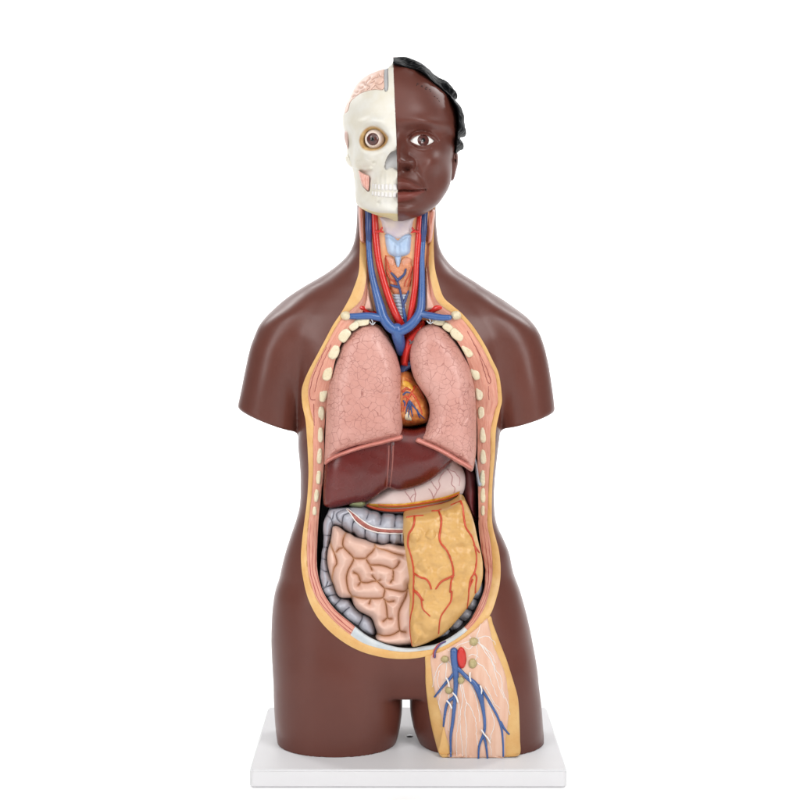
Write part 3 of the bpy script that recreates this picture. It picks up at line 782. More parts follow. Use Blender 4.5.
tube('thyroid_vein', [nk(q) for q in ([(372, 735), (368, 700), (358, 620), (348, 570), (338, 520), (322, 465)], [(322, 465), (345, 445), (365, 425), (374, 395)], [(322, 465), (305, 440), (285, 418)], [(330, 505), (305, 500), (282, 492)], [(358, 610), (372, 580), (384, 545), (390, 530)])], [1.5, 1.3, .9], 'veind', trees=gt, lift=.0012, multi=True, default=-.03)
tube('thyroid_vein', [nk([(376, 740), (370, 700), (360, 640)])], [2.3, 1.9, 1.3], 'vein', trees=gt, lift=.002, multi=True, default=-.03)
tube('thyroid_artery', [nk(q) for q in ([(212, 150), (232, 185), (242, 230), (244, 290), (250, 350), (254, 410), (262, 470)], [(244, 290), (258, 340), (275, 400), (300, 440), (308, 470)], [(254, 400), (275, 450), (300, 470), (318, 510)], [(250, 430), (262, 490), (285, 520)],
                                         [(428, 150), (415, 200), (408, 250), (412, 300), (418, 350), (412, 400)], [(412, 380), (395, 430), (372, 470), (366, 500)], [(408, 420), (398, 470), (385, 500)], [(418, 350), (408, 450), (400, 500)])], [.8, .7, .45], 'arteryo', trees=gt, lift=.0010, multi=True, default=-.026, sides=8)
tube('thyroid_artery', [nk(q) for q in ([(192, 165), (215, 160), (228, 140)], [(215, 160), (232, 165)], [(448, 165), (428, 160), (414, 142)], [(428, 160), (412, 168)])], [1.5, 1.1, .9], 'artery', y=-.044, multi=True, sides=8)
tube('trachea_cord', [nk(q) for q in ([(215, 560), (235, 620), (258, 700)], [(205, 300), (215, 400), (232, 470)], [(396, 560), (392, 620), (386, 690)])], [.7, .7], 'tan', y=-.028, multi=True, sides=8)
# carotids and great veins
tube('carotid_artery', nk([(178, 20), (182, 90), (190, 200), (205, 330), (233, 450), (273, 580), (310, 670), (345, 740)]), [3.4, 3.6, 3.5, 3.3, 3.4, 3.5, 3.8, 4.2], 'artery', y=[-0.0380, -0.0380, -0.0390, -0.0400, -0.0420, -0.0440, -0.0440, -0.0380], sides=16)
tube('carotid_artery', nk([(468, 20), (460, 90), (452, 200), (440, 350), (434, 480), (418, 600), (408, 660), (400, 720)]), [3.1, 3.2, 3.2, 3.0, 2.9, 3.0, 3.3, 3.4], 'artery', y=[-0.0380, -0.0380, -0.0390, -0.0400, -0.0420, -0.0420, -0.0410, -0.0380], sides=16)
tube('jugular_vein', nk([(142, 10), (146, 80), (146, 200), (150, 300), (165, 420), (190, 530), (215, 620), (236, 690), (276, 748), (322, 778)]), [3.0, 3.0, 2.9, 2.7, 2.9, 3.4, 4.0, 4.9, 5.0, 5.0], 'vein', y=[-0.0370, -0.0370, -0.0380, -0.0400, -0.0430, -0.0460, -0.0490, -0.0510, -0.0530, -0.0530], sides=18)
tube('jugular_vein', nk([(492, 30), (486, 100), (480, 200), (474, 330), (474, 450), (472, 560), (466, 640), (438, 700), (392, 748), (335, 780)]), [2.9, 2.9, 2.7, 2.5, 2.7, 3.1, 3.6, 4.4, 4.7, 5.0], 'vein', y=[-0.0370, -0.0370, -0.0380, -0.0400, -0.0430, -0.0450, -0.0480, -0.0510, -0.0530, -0.0530], sides=18)
tube('jugular_vein', [nk([(142, 10), (146, 80), (145, 160), (150, 232)]), nk([(490, 30), (486, 100), (484, 160), (478, 228)])], [3.4, 3.4, 3.2, 2.2], 'veind', y=[-0.0390, -0.0390, -0.0400, -0.0390], sides=16, multi=True, label='darker upper end of the neck veins')
tube('vena_cava', nk([(318, 765), (325, 800), (336, 850), (345, 900)]), [6.2, 6.0, 5.2, 4.8], 'vein', y=[-0.0520, -0.0500, -0.0420, -0.0280], sides=20)
tube('subclavian_vein', nk([(25, 684), (80, 684), (150, 682), (215, 694)]), [2.8, 3.3, 3.5, 3.6], 'vein', y=[-0.0565, -0.0560, -0.0540, -0.0510], sides=16)
tube('subclavian_vein', nk([(640, 692), (590, 692), (520, 680), (462, 668)]), [2.8, 3.3, 3.5, 3.4], 'vein', y=[-0.0565, -0.0560, -0.0540, -0.0500], sides=16)
tube('subclavian_artery', [nk([(8, 640), (50, 630), (98, 632), (140, 660), (180, 665)]), nk([(640, 640), (600, 630), (560, 636), (520, 655), (490, 640)])], [2.6, 3.0, 2.9], 'artery', y=[-0.0440, -0.0460, -0.0450, -0.0380, -0.0360], sides=14, multi=True)
tube('hook', [[(370, 322), (372.5, 325), (375, 322.5)], [(371.5, 319.5), (373, 322.5), (372, 324.5)], [(427, 321), (430, 323.8), (433, 322)], [(429, 318.6), (430.5, 321), (429.5, 323)]], .55, 'metal', y=-.055, sides=6, multi=True)
hk = relief('wall_plate', [(473, 455), (476, 459), (478, 468), (480, 480), (482.5, 484), (480, 487), (477.5, 485), (475.5, 472)], -.004, .032, 1.5, 'silver', sp=.7, back=.004, step=.7)

# lungs
def lung(outline, bottom, fiss, side):
    B = cr(bottom, 8, False, 1)
    def ex(P, d):
        db = dseg(P, [B])
        rim = .0010 * np.exp(-((db - 1.8) / 1.7) ** 2) - .0020 * np.exp(-((db - 5.6) / 1.3) ** 2)
        fs = -.0011 * np.exp(-(dseg(P, [cr(fiss, 8, False, 1)]) / .55) ** 2)
        return rim * np.clip(d / 1.2, 0, 1) + fs + .0006 * fbm(P, .06, 2, side)
    return relief('lung', outline, -.036, .029, 26, 'lung', sp=1.15, p=2.2, extra=ex, back=.036)
b1 = [(402.3, 440), (391, 442.5), (380, 445.5), (367, 448.5), (355, 452), (345, 455.5), (337, 458.5), (330, 462), (324.8, 465)]
l1 = lung([(357.5, 327), (363, 324.3), (371, 323.8), (379, 326.5), (385, 333), (390, 341), (394, 349), (397.8, 359), (400.8, 371), (402.2, 385), (402.3, 400), (402.4, 420), (402.6, 432)] + b1 +
          [(324.3, 459), (324.8, 445), (325.6, 425), (326.5, 405), (328.4, 388), (331.5, 372), (336, 354), (341.5, 341), (348.5, 332.5)], b1, [(333, 377), (345, 383), (360, 389), (375, 392), (390, 391.5), (402, 388)], 1)
b2 = [(415.4, 442), (424, 446), (436.5, 451.5), (446, 456.5), (455, 462), (464, 467), (472, 471.5)]
l2 = lung([(430, 324.3), (437, 324.6), (444.5, 328.5), (452, 335.5), (458.5, 344), (464.5, 354.5), (469.5, 366.5), (473, 380), (475.2, 395), (476.3, 415), (476.6, 435), (476.2, 450), (474.8, 462)] + b2[::-1] +
          [(419, 437.5), (424, 431.5), (427.5, 424), (429.5, 415), (429.3, 406), (426.5, 398), (420.5, 389), (414.5, 379), (411, 368), (409.8, 355), (411.5, 343), (416, 332.5), (422, 327)], b2, [(474, 408), (468, 417), (458, 429), (446, 438), (434, 445)], 2)
# smooth pale rim along the bottom of each lung
for lg, bb in ((l1, b1), (l2, b2)):
    t_ = [bvh_of(lg)]
    bb = np.array(bb, float); c = (362, 400) if lg is l1 else (450, 400)
    up = bb + np.array([0, -5.2]); lo = bb + np.array([0, -.3])
    if lg is l2: up += [1.8, 0]; up[0] += [1.2, .6]; up[-1] += [-1.5, 0]; lo[-1] += [-.4, -1]
    else: up[-1] += [.7, 0]; up[0] += [-.6, 0]; lo[0] += [-.5, 0]; lo[-1] += [.5, 0]
    relief('lung_rim', list(map(tuple, up)) + list(map(tuple, lo[::-1])), -.048, .0130, 2.4, 'lungrim', lg, sp=.7, step=.8, back=.01, extra=lambda P, d: .0006 * fbm(P, .12, 2, 6))

# colon (ascending, transverse, caecum)
co = z5([(75, 92), (100, 78), (130, 72), (185, 68), (240, 65), (300, 64), (345, 68), (385, 80), (410, 97), (430, 106), (455, 106), (490, 120), (514, 148), (535, 132), (575, 127), (615, 135), (636, 152), (660, 143), (700, 148), (800, 165), (830, 250), (800, 365),
          (690, 380), (662, 374), (640, 385), (612, 382), (590, 364), (560, 378), (520, 378), (486, 364), (455, 366), (410, 352), (384, 330), (360, 332), (320, 316), (284, 280), (262, 282), (225, 262), (195, 240), (175, 228), (140, 218), (115, 222), (104, 262), (98, 300), (86, 340), (76, 392), (64, 430), (60, 480), (64, 520), (78, 590), (92, 640)]) + \
     z6([(112, 90), (122, 125), (142, 190), (160, 228), (200, 240), (240, 248), (262, 272), (300, 318), (350, 362), (395, 382), (430, 410), (455, 455), (470, 520), (458, 558), (420, 573), (370, 568), (320, 545), (290, 505), (250, 482), (200, 455), (165, 405), (130, 368), (95, 330), (60, 290), (44, 245), (15, 195), (-4, 150), (0, 100)]) + \
     z5([(-5, 640), (2, 560), (10, 500), (14, 440), (26, 395), (28, 350), (30, 300), (26, 250), (30, 190), (44, 155), (58, 130)])
cc = [z5(q) for q in ([(62, 130), (85, 150), (100, 175), (108, 225)], [(118, 95), (112, 130), (105, 160)], [(245, 66), (262, 90), (280, 120)], [(410, 97), (405, 125), (392, 160)], [(514, 148), (515, 175), (506, 210)], [(636, 152), (630, 190), (630, 228)],
                      [(225, 78), (170, 92), (140, 120), (150, 165), (190, 200)], [(190, 165), (185, 205), (190, 240)], [(245, 110), (200, 130), (190, 165)], [(290, 175), (276, 200), (272, 240), (272, 275)], [(385, 225), (380, 270), (380, 330)], [(486, 270), (482, 310), (484, 364)], [(588, 285), (586, 320), (588, 364)], [(678, 285), (680, 330), (680, 376)],
                      [(28, 295), (60, 300), (100, 296)], [(22, 392), (50, 398), (80, 392)], [(10, 490), (38, 500), (62, 508)], [(2, 575), (40, 600), (84, 602)])] + \
     [z6(q) for q in ([(4, 115), (40, 150), (66, 100)], [(15, 165), (60, 140), (118, 120)], [(46, 248), (75, 220), (140, 205)], [(115, 340), (125, 300), (160, 262), (175, 240)], [(168, 395), (200, 355), (245, 315)], [(300, 500), (330, 455), (352, 415), (362, 375)])]
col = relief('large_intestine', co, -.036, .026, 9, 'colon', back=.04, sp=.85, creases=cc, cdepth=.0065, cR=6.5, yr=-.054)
ct = [bvh_of(col)]
bandc = np.array(z5([(226, 74), (262, 106), (290, 135), (330, 176), (385, 215), (440, 240), (500, 254), (560, 260), (640, 262), (790, 262)]))
tn_ = np.gradient(bandc, axis=0); tn_ /= np.linalg.norm(tn_, axis=1)[:, None]; nn_ = np.stack([-tn_[:, 1], tn_[:, 0]], 1)
hw = np.array([.3, .9, 1.8, 2.3, 2.3, 2.1, 2.0, 1.9, 1.9, 1.9])[:, None]
bnd = ribbon('colon_band', bandc - nn_ * hw, bandc + nn_ * hw, M['strap2'], col, ct, .0012, nx=4)
tube('band_edge', [bandc - nn_ * (hw + .25), bandc + nn_ * (hw + .25)], .62, M['whitev'], col, trees=ct, lift=.0013, multi=True, sides=8, default=-.05)
# sigmoid colon
sg = r6([(690, 195), (697, 225), (694, 250), (682, 268), (684, 292), (672, 312), (670, 338), (648, 356), (630, 364), (624, 388), (600, 398), (583, 396), (574, 414), (548, 420), (524, 418), (512, 405), (550, 370), (590, 330), (630, 280), (655, 215)])
relief('large_intestine', sg, -.030, .022, 7.5, 'colon', back=.04, sp=.8, creases=[r6(q) for q in ([(640, 245), (665, 262), (682, 268)], [(625, 292), (650, 305), (672, 314)], [(590, 330), (620, 345), (632, 364)], [(560, 365), (575, 385), (583, 398)])], cdepth=.010, cR=6, yr=-.046,
       label='lower grey end of the large intestine beside the yellow fat apron')

# small intestine
si = z5([(108, 222), (140, 218), (180, 240), (222, 272), (258, 284), (292, 308), (335, 322), (380, 332), (425, 352), (462, 362), (520, 376), (590, 366), (690, 386), (820, 390)]) + \
     z5([(880, 500), (890, 640)]) + z6([(890, 200), (890, 400), (880, 560), (850, 620), (700, 648), (640, 652), (560, 648), (515, 640), (478, 622), (455, 592), (460, 560), (476, 530), (462, 480), (446, 430), (425, 398), (385, 376), (330, 348), (290, 305), (272, 262), (262, 238), (225, 236), (190, 236), (158, 222), (134, 190), (112, 130), (92, 90), (80, 40)]) + \
     z5([(68, 580), (58, 520), (60, 450), (70, 400), (84, 350), (96, 290), (100, 245)])
sc_ = [z5(q) for q in ([(222, 272), (198, 320), (190, 370), (205, 405), (240, 440), (282, 488), (270, 530), (238, 590), (224, 640), (222, 674)], [(84, 352), (100, 400), (125, 460), (142, 530), (118, 575), (104, 640), (100, 674)], [(195, 400), (160, 412), (135, 440)],
                       [(282, 488), (330, 494), (385, 490), (402, 470), (440, 435), (462, 400), (462, 365)], [(385, 490), (415, 540), (450, 548), (500, 548), (560, 562), (612, 580), (650, 555), (668, 520)], [(462, 385), (500, 408), (560, 425), (620, 448), (705, 470)], [(415, 540), (438, 590)],
                       [(284, 612), (320, 630), (340, 672)], [(612, 580), (618, 620), (614, 674)])] + \
      [z6(q) for q in ([(222, 50), (226, 110), (240, 170), (268, 218), (262, 238)], [(104, 45), (104, 95), (130, 188)], [(284, 18), (320, 42), (345, 98), (400, 108), (445, 95), (482, 96)], [(440, 48), (482, 96), (542, 155), (540, 195), (520, 236), (430, 241), (350, 238), (268, 218)], [(345, 98), (322, 130)],
                       [(482, 96), (508, 84)], [(614, 50), (612, 75), (592, 106)], [(542, 155), (600, 165), (700, 182), (738, 158), (752, 125)], [(735, 172), (724, 225), (690, 290), (665, 350), (662, 420), (674, 508), (722, 524)], [(538, 245), (572, 268), (622, 262)],
                       [(548, 255), (560, 320), (570, 402), (604, 412)], [(570, 402), (532, 432)], [(674, 508), (610, 545), (540, 555), (476, 535)], [(428, 243), (414, 285)])]
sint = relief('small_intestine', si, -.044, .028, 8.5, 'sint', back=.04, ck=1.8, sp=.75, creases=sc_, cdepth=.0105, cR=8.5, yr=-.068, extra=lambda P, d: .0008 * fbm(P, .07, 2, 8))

# yellow fat apron
om = r7([(72, 128), (130, 112), (210, 98), (290, 82), (360, 70), (430, 45), (480, 15), (500, -5), (530, 5), (552, 50), (580, 110), (605, 180), (618, 240), (635, 320), (655, 400), (668, 480), (670, 570), (655, 650), (630, 700)]) + \
     r6([(668, 245), (655, 272), (635, 300), (606, 335), (575, 370), (545, 398), (510, 418), (470, 436), (432, 446), (422, 430), (420, 400), (416, 350), (414, 300), (418, 260), (412, 215), (415, 190), (408, 140), (402, 90), (396, 50), (393, 10)]) + r7([(58, 330), (60, 230), (64, 170)])
BB = [tuple(q) for q in r7([(150, 288), (272, 262), (410, 90), (215, 500), (365, 555)])]
def omx(P, d):
    k = np.clip(d / 2.5, 0, 1)
    v_ = .0034 * fbm(P, .075, 2, 11) + .0010 * np.abs(fbm(P, .13, 2, 21)) + .0002 * fbm(P, .42, 2, 31)
    for (cx, cy), rr, a in zip(BB, (5, 5.2, 5.5, 6, 6), (.0030, .0032, .0022, .0016, .0015)):
        q = np.hypot(P[:, 0] - cx, P[:, 1] - cy) / rr; v_ += a * np.sqrt(np.clip(1 - q ** 2, 0, 1)) 
    return v_ * k
oment = relief('fat_apron', om, -.068, .023, 20, 'omentum', back=.04, sp=.8, extra=omx, yr=-.076)
ot = [bvh_of(oment)]
av = [r7(q) for q in ([(92, 132), (150, 122), (212, 118)], [(148, 122), (146, 175), (128, 225), (104, 262), (98, 340), (115, 400), (130, 460), (142, 540), (142, 620), (140, 700)], [(148, 560), (190, 588), (235, 602), (262, 635), (275, 675)], [(140, 685), (170, 705), (195, 740), (212, 762)],
                      [(285, 85), (330, 82), (350, 72)], [(332, 82), (352, 140), (348, 210), (338, 280), (350, 330), (392, 380), (420, 440), (438, 500), (445, 570), (428, 620), (420, 700)], [(445, 575), (400, 598), (350, 625), (312, 675)], [(430, 38), (498, 8)], [(500, 8), (515, 50), (522, 110), (532, 180), (545, 220), (580, 270), (602, 330), (620, 420), (618, 500), (604, 555), (575, 610), (562, 700)],
                      [(602, 345), (625, 375), (642, 400)], [(604, 555), (622, 590), (615, 650), (612, 705)])]
av2 = [r6(q) for q in ([(433, 235), (430, 290), (420, 340), (420, 390), (427, 440)], [(438, 235), (460, 262), (468, 300), (495, 328)], [(578, 235), (575, 270), (556, 300), (535, 335), (528, 395)], [(658, 190), (645, 225), (642, 260), (636, 298)])]
tube('apron_artery', av, [1.05, .9], 'arteryo', oment, trees=ot, lift=.0003, multi=True, default=-.06, sides=8)
tube('apron_artery', av2, [.95, .6], 'arteryo', oment, trees=ot, lift=.0003, multi=True, default=-.06, sides=8)

# ------------------------------------------------------------------ opened left thigh
sb = bvh_of(skin)
def onskin(P, off):
    out = []
    for a, b in P:
        h = hit(a, b, [sb]); out.append(h[0].y if h else np.nan)
    out = np.array(out)
    bad = np.isnan(out)
    if bad.any(): out[bad] = np.nanmin(out) if (~bad).any() else -.07
    return out - off
def drape(name, outline, off, mat, parent=ROOT, sp=2.0, T=.0012, R=2, base=None, **k):
    """layer lying on the front of the thigh"""
    o = relief(name, outline, 0, T, R, mat, parent, sp=sp, back=.004, base=lambda P: onskin(P, off), yr=-.07, **k)
    return o
tf = drape('thigh_fat', [(425.4, 655), (425.4, 668), (425.6, 684), (427.5, 702), (430, 719), (434.6, 739), (440.5, 756.2), (450, 757.0), (462.5, 757.4), (478, 757.6), (492, 757.4), (506, 757), (519.6, 754.6), (520, 739), (519.5, 720), (518.6, 703), (516.6, 692), (513.6, 682), (507, 661), (502, 648), (497.5, 636), (493, 624), (490, 616), (480, 622.5), (469, 632), (455, 641.8), (440.5, 649.8), (431, 654)], .0006, 'fat', extra=lambda P, d: .0004 * fbm(P, .15, 3, 3))
tm = drape('thigh_muscle', [(431, 656), (442, 651.5), (456, 643.5), (470, 633.5), (480, 624), (486.5, 617.5), (490, 630), (493.5, 645), (499, 658), (504.5, 672), (507.5, 686), (509, 703), (508.5, 716), (507, 730), (505, 744), (504.5, 757.2), (492, 757.6), (478, 757.9), (462.5, 757.7), (449, 757.2), (448.6, 750), (446.4, 738), (444, 727), (441, 715), (437.5, 702), (433.8, 688), (431.5, 672)], .0019, 'thighm', extra=lambda P, d: .0006 * fbm(P * [1, .4], .12, 3, 5))
tt = [bvh_of(tm), bvh_of(tf)]
def g8(p): return zm(p, 400, 620, 4.21)
tube('femoral_vein', [th(q) for q in ([(345, 70), (346, 120), (354, 190), (358, 260), (352, 360), (346, 440), (335, 540), (324, 620), (325, 742)],)], [3.6, 3.4, 2.7, 2.1, 1.9, 1.7, 1.5, 1.1, 1.0], 'vein', trees=tt, lift=.0008, multi=True, sides=12)
tube('femoral_vein', [th(q) for q in ([(350, 205), (320, 245), (280, 290), (222, 362)], [(346, 365), (318, 385), (298, 415), (286, 480), (278, 550)])], [1.6, 1.3, .9], 'vein', trees=tt, lift=.0006, multi=True, sides=10, label='two thin blue side branches')
tube('femoral_vein', [th(q) for q in ([(352, 170), (385, 195), (430, 240), (470, 272), (492, 305), (512, 350), (528, 420), (540, 500), (542, 560), (534, 610)], )], [2.2, 1.9, 2.2, 3.0, 3.0, 1.9, 1.5, 1.4, 1.3], 'vein', trees=tt, lift=.0006, multi=True, sides=12, label='thick blue branch running down the middle of the thigh')
tube('femoral_vein', [th(q) for q in ([(534, 605), (512, 660), (504, 700), (502, 758)], [(534, 605), (548, 660), (555, 710), (560, 756)])] + [g8(q) for q in ([(330, 275), (350, 300), (385, 360), (412, 410), (428, 460), (434, 520), (435, 574)], [(424, 430), (440, 458), (459, 480)])], [1.3, 1.1, .8], 'vein', trees=tt, lift=.0005, multi=True, sides=10, label='thin blue forked ends above the board')
ha = hit(461.7, 657.5, tt)[0].y
relief('femoral_artery', [(461.6 + 4.9 * math.cos(t) + .5 * math.sin(t), 657.8 + 10.8 * math.sin(t)) for t in np.linspace(0, 2 * math.pi, 20, endpoint=False)], ha, .0045, 3.6, 'artery', sp=.7, step=.8, back=.004)
for cx, cy, rx, ry in ((444.9, 659.2, 3.9, 3.6), (473.6, 641.8, 4.4, 4.3), (472.6, 663.6, 4.2, 5), (461, 680.2, 3.5, 4), (448.9, 690.5, 4, 3.5)):
    h = hit(cx, cy, tt)[0].y
    relief('lymph_node', [(cx + rx * math.cos(t) * (1 + .05 * math.sin(3 * t + cx)), cy + ry * math.sin(t)) for t in np.linspace(0, 2 * math.pi, 18, endpoint=False)], h, .0040, 3.6, 'node', sp=.7, step=.8, back=.003, extra=lambda P, d: .0006 * fbm(P, .6, 3, cx) * np.clip(d, 0, 1))
lv = [th(q) for q in ([(272, 145), (240, 185), (222, 240), (208, 300)], [(296, 140), (296, 190), (290, 250), (262, 330), (250, 400), (258, 450)], [(300, 130), (330, 170), (330, 205)], [(470, 30), (440, 60), (410, 40)], [(455, 5), (380, 30), (340, 60)], [(490, 10), (540, 45), (585, 90), (612, 150)],
                      [(485, 140), (530, 170), (565, 220), (590, 290), (620, 360)], [(480, 130), (495, 90), (485, 30)], [(440, 105), (470, 90), (500, 110)], [(395, 280), (410, 340), (430, 400), (460, 450), (485, 530), (490, 620), (500, 680)], [(425, 400), (415, 480), (425, 560), (425, 660), (422, 752)], [(385, 280), (400, 380), (385, 480), (390, 600), (400, 740)],
                      [(450, 280), (480, 350), (500, 430), (510, 520)], [(372, 380), (378, 450), (372, 540), (360, 640), (362, 740)], [(545, 300), (575, 350), (600, 400), (640, 440)], [(540, 340), (570, 420), (600, 500), (600, 560), (575, 640), (585, 740)], [(310, 350), (320, 420), (308, 500), (312, 580)], [(250, 200), (240, 260), (262, 330)])] + \
     [g8(q) for q in ([(330, 75), (365, 68), (395, 90), (400, 105)], [(325, 75), (355, 130), (385, 175), (405, 240), (420, 290), (440, 330)], [(330, 95), (372, 140), (405, 215), (425, 240), (432, 300), (450, 340), (462, 400)], [(318, 80), (330, 50), (340, 15)], [(300, 80), (285, 60), (290, 45)], [(205, 130), (190, 115), (180, 120)], [(370, 320), (400, 370), (420, 400)])]
tube('lymph_vessel', lv, [.42, .36, .3], M['whitev'], trees=tt, lift=.0000, multi=True, sides=6, w=.7)
tube('lymph_vessel', [th(q) for q in ([(296, 240), (308, 262), (314, 292)], [(338, 335), (358, 358), (370, 392)], [(447, 205), (446, 232), (452, 258)], [(514, 290), (522, 315), (518, 342)], [(522, 572), (540, 600), (562, 625), (575, 652)], [(300, 385), (318, 405), (330, 430)])], .8, M['whitev'], trees=tt, lift=.0030, multi=True, sides=8, label='thick white bands crossing the blue veins')
# small purple vessel and pale rim piece at the groin
tube('groin_vessel', th([(222, 108), (224, 75), (240, 45), (262, 22), (290, 8)]), [1.1, 1.0, .8], M['purple'], trees=[sb, bvh_of(tm), bvh_of(tf), bvh_of(rimF), bvh_of(rimP)], lift=.0012, default=-.06)
tube('groin_vessel', th([(214, 106), (216, 75), (232, 42), (254, 20)]), [.7, .6], M['arteryo'], trees=[sb, bvh_of(tm), bvh_of(tf), bvh_of(rimF), bvh_of(rimP)], lift=.0012, default=-.06)
# ------------------------------------------------------------------ head: half face, half skull
SEAM = Tab([(55, 393.2), (70, 393.6), (95, 394.6), (125, 395.8), (150, 396.8), (190, 397.8), (222, 398.2)])
yfr = [(57, -.002), (60, -.022), (65, -.042), (72, -.057), (80, -.068), (90, -.077), (100, -.083), (115, -.089), (125, -.091), (135, -.088), (150, -.088), (165, -.089), (180, -.089), (195, -.087), (205, -.085), (212, -.081), (217, -.073), (220.5, -.058), (222, -.045)]
FR = Tab(yfr)
ybk = Tab([(57, .004), (60, .04), (66, .065), (75, .085), (90, .10), (120, .108), (150, .10), (165, .085), (178, .06), (190, .035), (205, .0), (215, -.02), (222, -.035)])
def head_half(sil, sgn, n=2.15):
    """sil: rows (py, silhouette px). sgn +1 = viewer's right"""
    S = Tab(sil)
    g = np.linspace(57.01, 221.9, 1500); sg, fg, bg, se = S(g, 0), FR(g, 0), ybk(g, 0), SEAM(g, 0)
    def f(X, Y, Z, bump=None, grow=0):
        py = PY(Z); pc = np.clip(py, 57.01, 221.9)
        a = np.abs(np.interp(pc, g, sg) - np.interp(pc, g, se)) * S0 + grow; c = WX(np.interp(pc, g, se))
        yf, yb = np.interp(pc, g, fg) - grow, np.interp(pc, g, bg) + grow
        b = np.maximum((yb - yf) / 2, 1e-4); cy = (yf + yb) / 2
        Yb = Y if bump is None else Y + bump * np.clip((-Y - .01) / .03, 0, 1)
        r = (np.abs((X - c) / np.maximum(a, 1e-4)) ** n + np.abs((Yb - cy) / b) ** n) ** (1 / n)
        d = (r - 1) * np.minimum(a, b) * .85
        return np.maximum(d, (np.abs(py - 139.5) - 82.4) * S0)
    return f
def q2(px, py, y=-.09):
    p = at(px, py, y); return p[0], p[2]
def gz(X, Z, px, py, sx, sz, amp, y=-.09, rot=0):
    cx, cz = q2(px, py, y); dx, dz = (X - cx) / S0, (Z - cz) / S0
    if rot:
        c, s = math.cos(math.radians(rot)), math.sin(math.radians(rot)); dx, dz = dx * c + dz * s, -dx * s + dz * c
    return amp * np.exp(-.5 * ((dx / sx) ** 2 + (dz / sz) ** 2))
def d2(X, Z, poly, closed=False, y=-.09):
    """distance in photo px from (X, Z) to a traced line at depth y"""
    Q = np.array([q2(a, b, y) for a, b in poly])
    sh = np.shape(X); P = np.stack([np.ravel(X), np.ravel(Z)], 1)
    return (dseg(P / S0, [Q / S0], closed)).reshape(sh)
def sd2(X, Z, poly, y=-.09):
    Q = np.array([q2(a, b, y) for a, b in cr(poly, 5, True)])
    sh = np.shape(X); P = np.stack([np.ravel(X), np.ravel(Z)], 1)
    d = dseg(P / S0, [Q / S0], True); ins = inside(P, Q)
    return np.where(ins, -d, d).reshape(sh)
class Map2:
    """a function of (X, Z) stored on a fine grid"""
    def __init__(s, fn, x0, x1, z0, z1, st=.0004):
        s.x0, s.z0, s.st = x0, z0, st
        gx, gz_ = np.arange(x0, x1, st), np.arange(z0, z1, st); XX, ZZ = np.meshgrid(gx, gz_, indexing='ij'); s.g = fn(XX, ZZ)
    def __call__(s, X, Z):
        u = np.clip((X - s.x0) / s.st, 0, s.g.shape[0] - 1.001); v = np.clip((Z - s.z0) / s.st, 0, s.g.shape[1] - 1.001)
        i, j = u.astype(int), v.astype(int); a, b = u - i, v - j; g = s.g
        return g[i, j] * (1 - a) * (1 - b) + g[i + 1, j] * a * (1 - b) + g[i, j + 1] * (1 - a) * b + g[i + 1, j + 1] * a * b

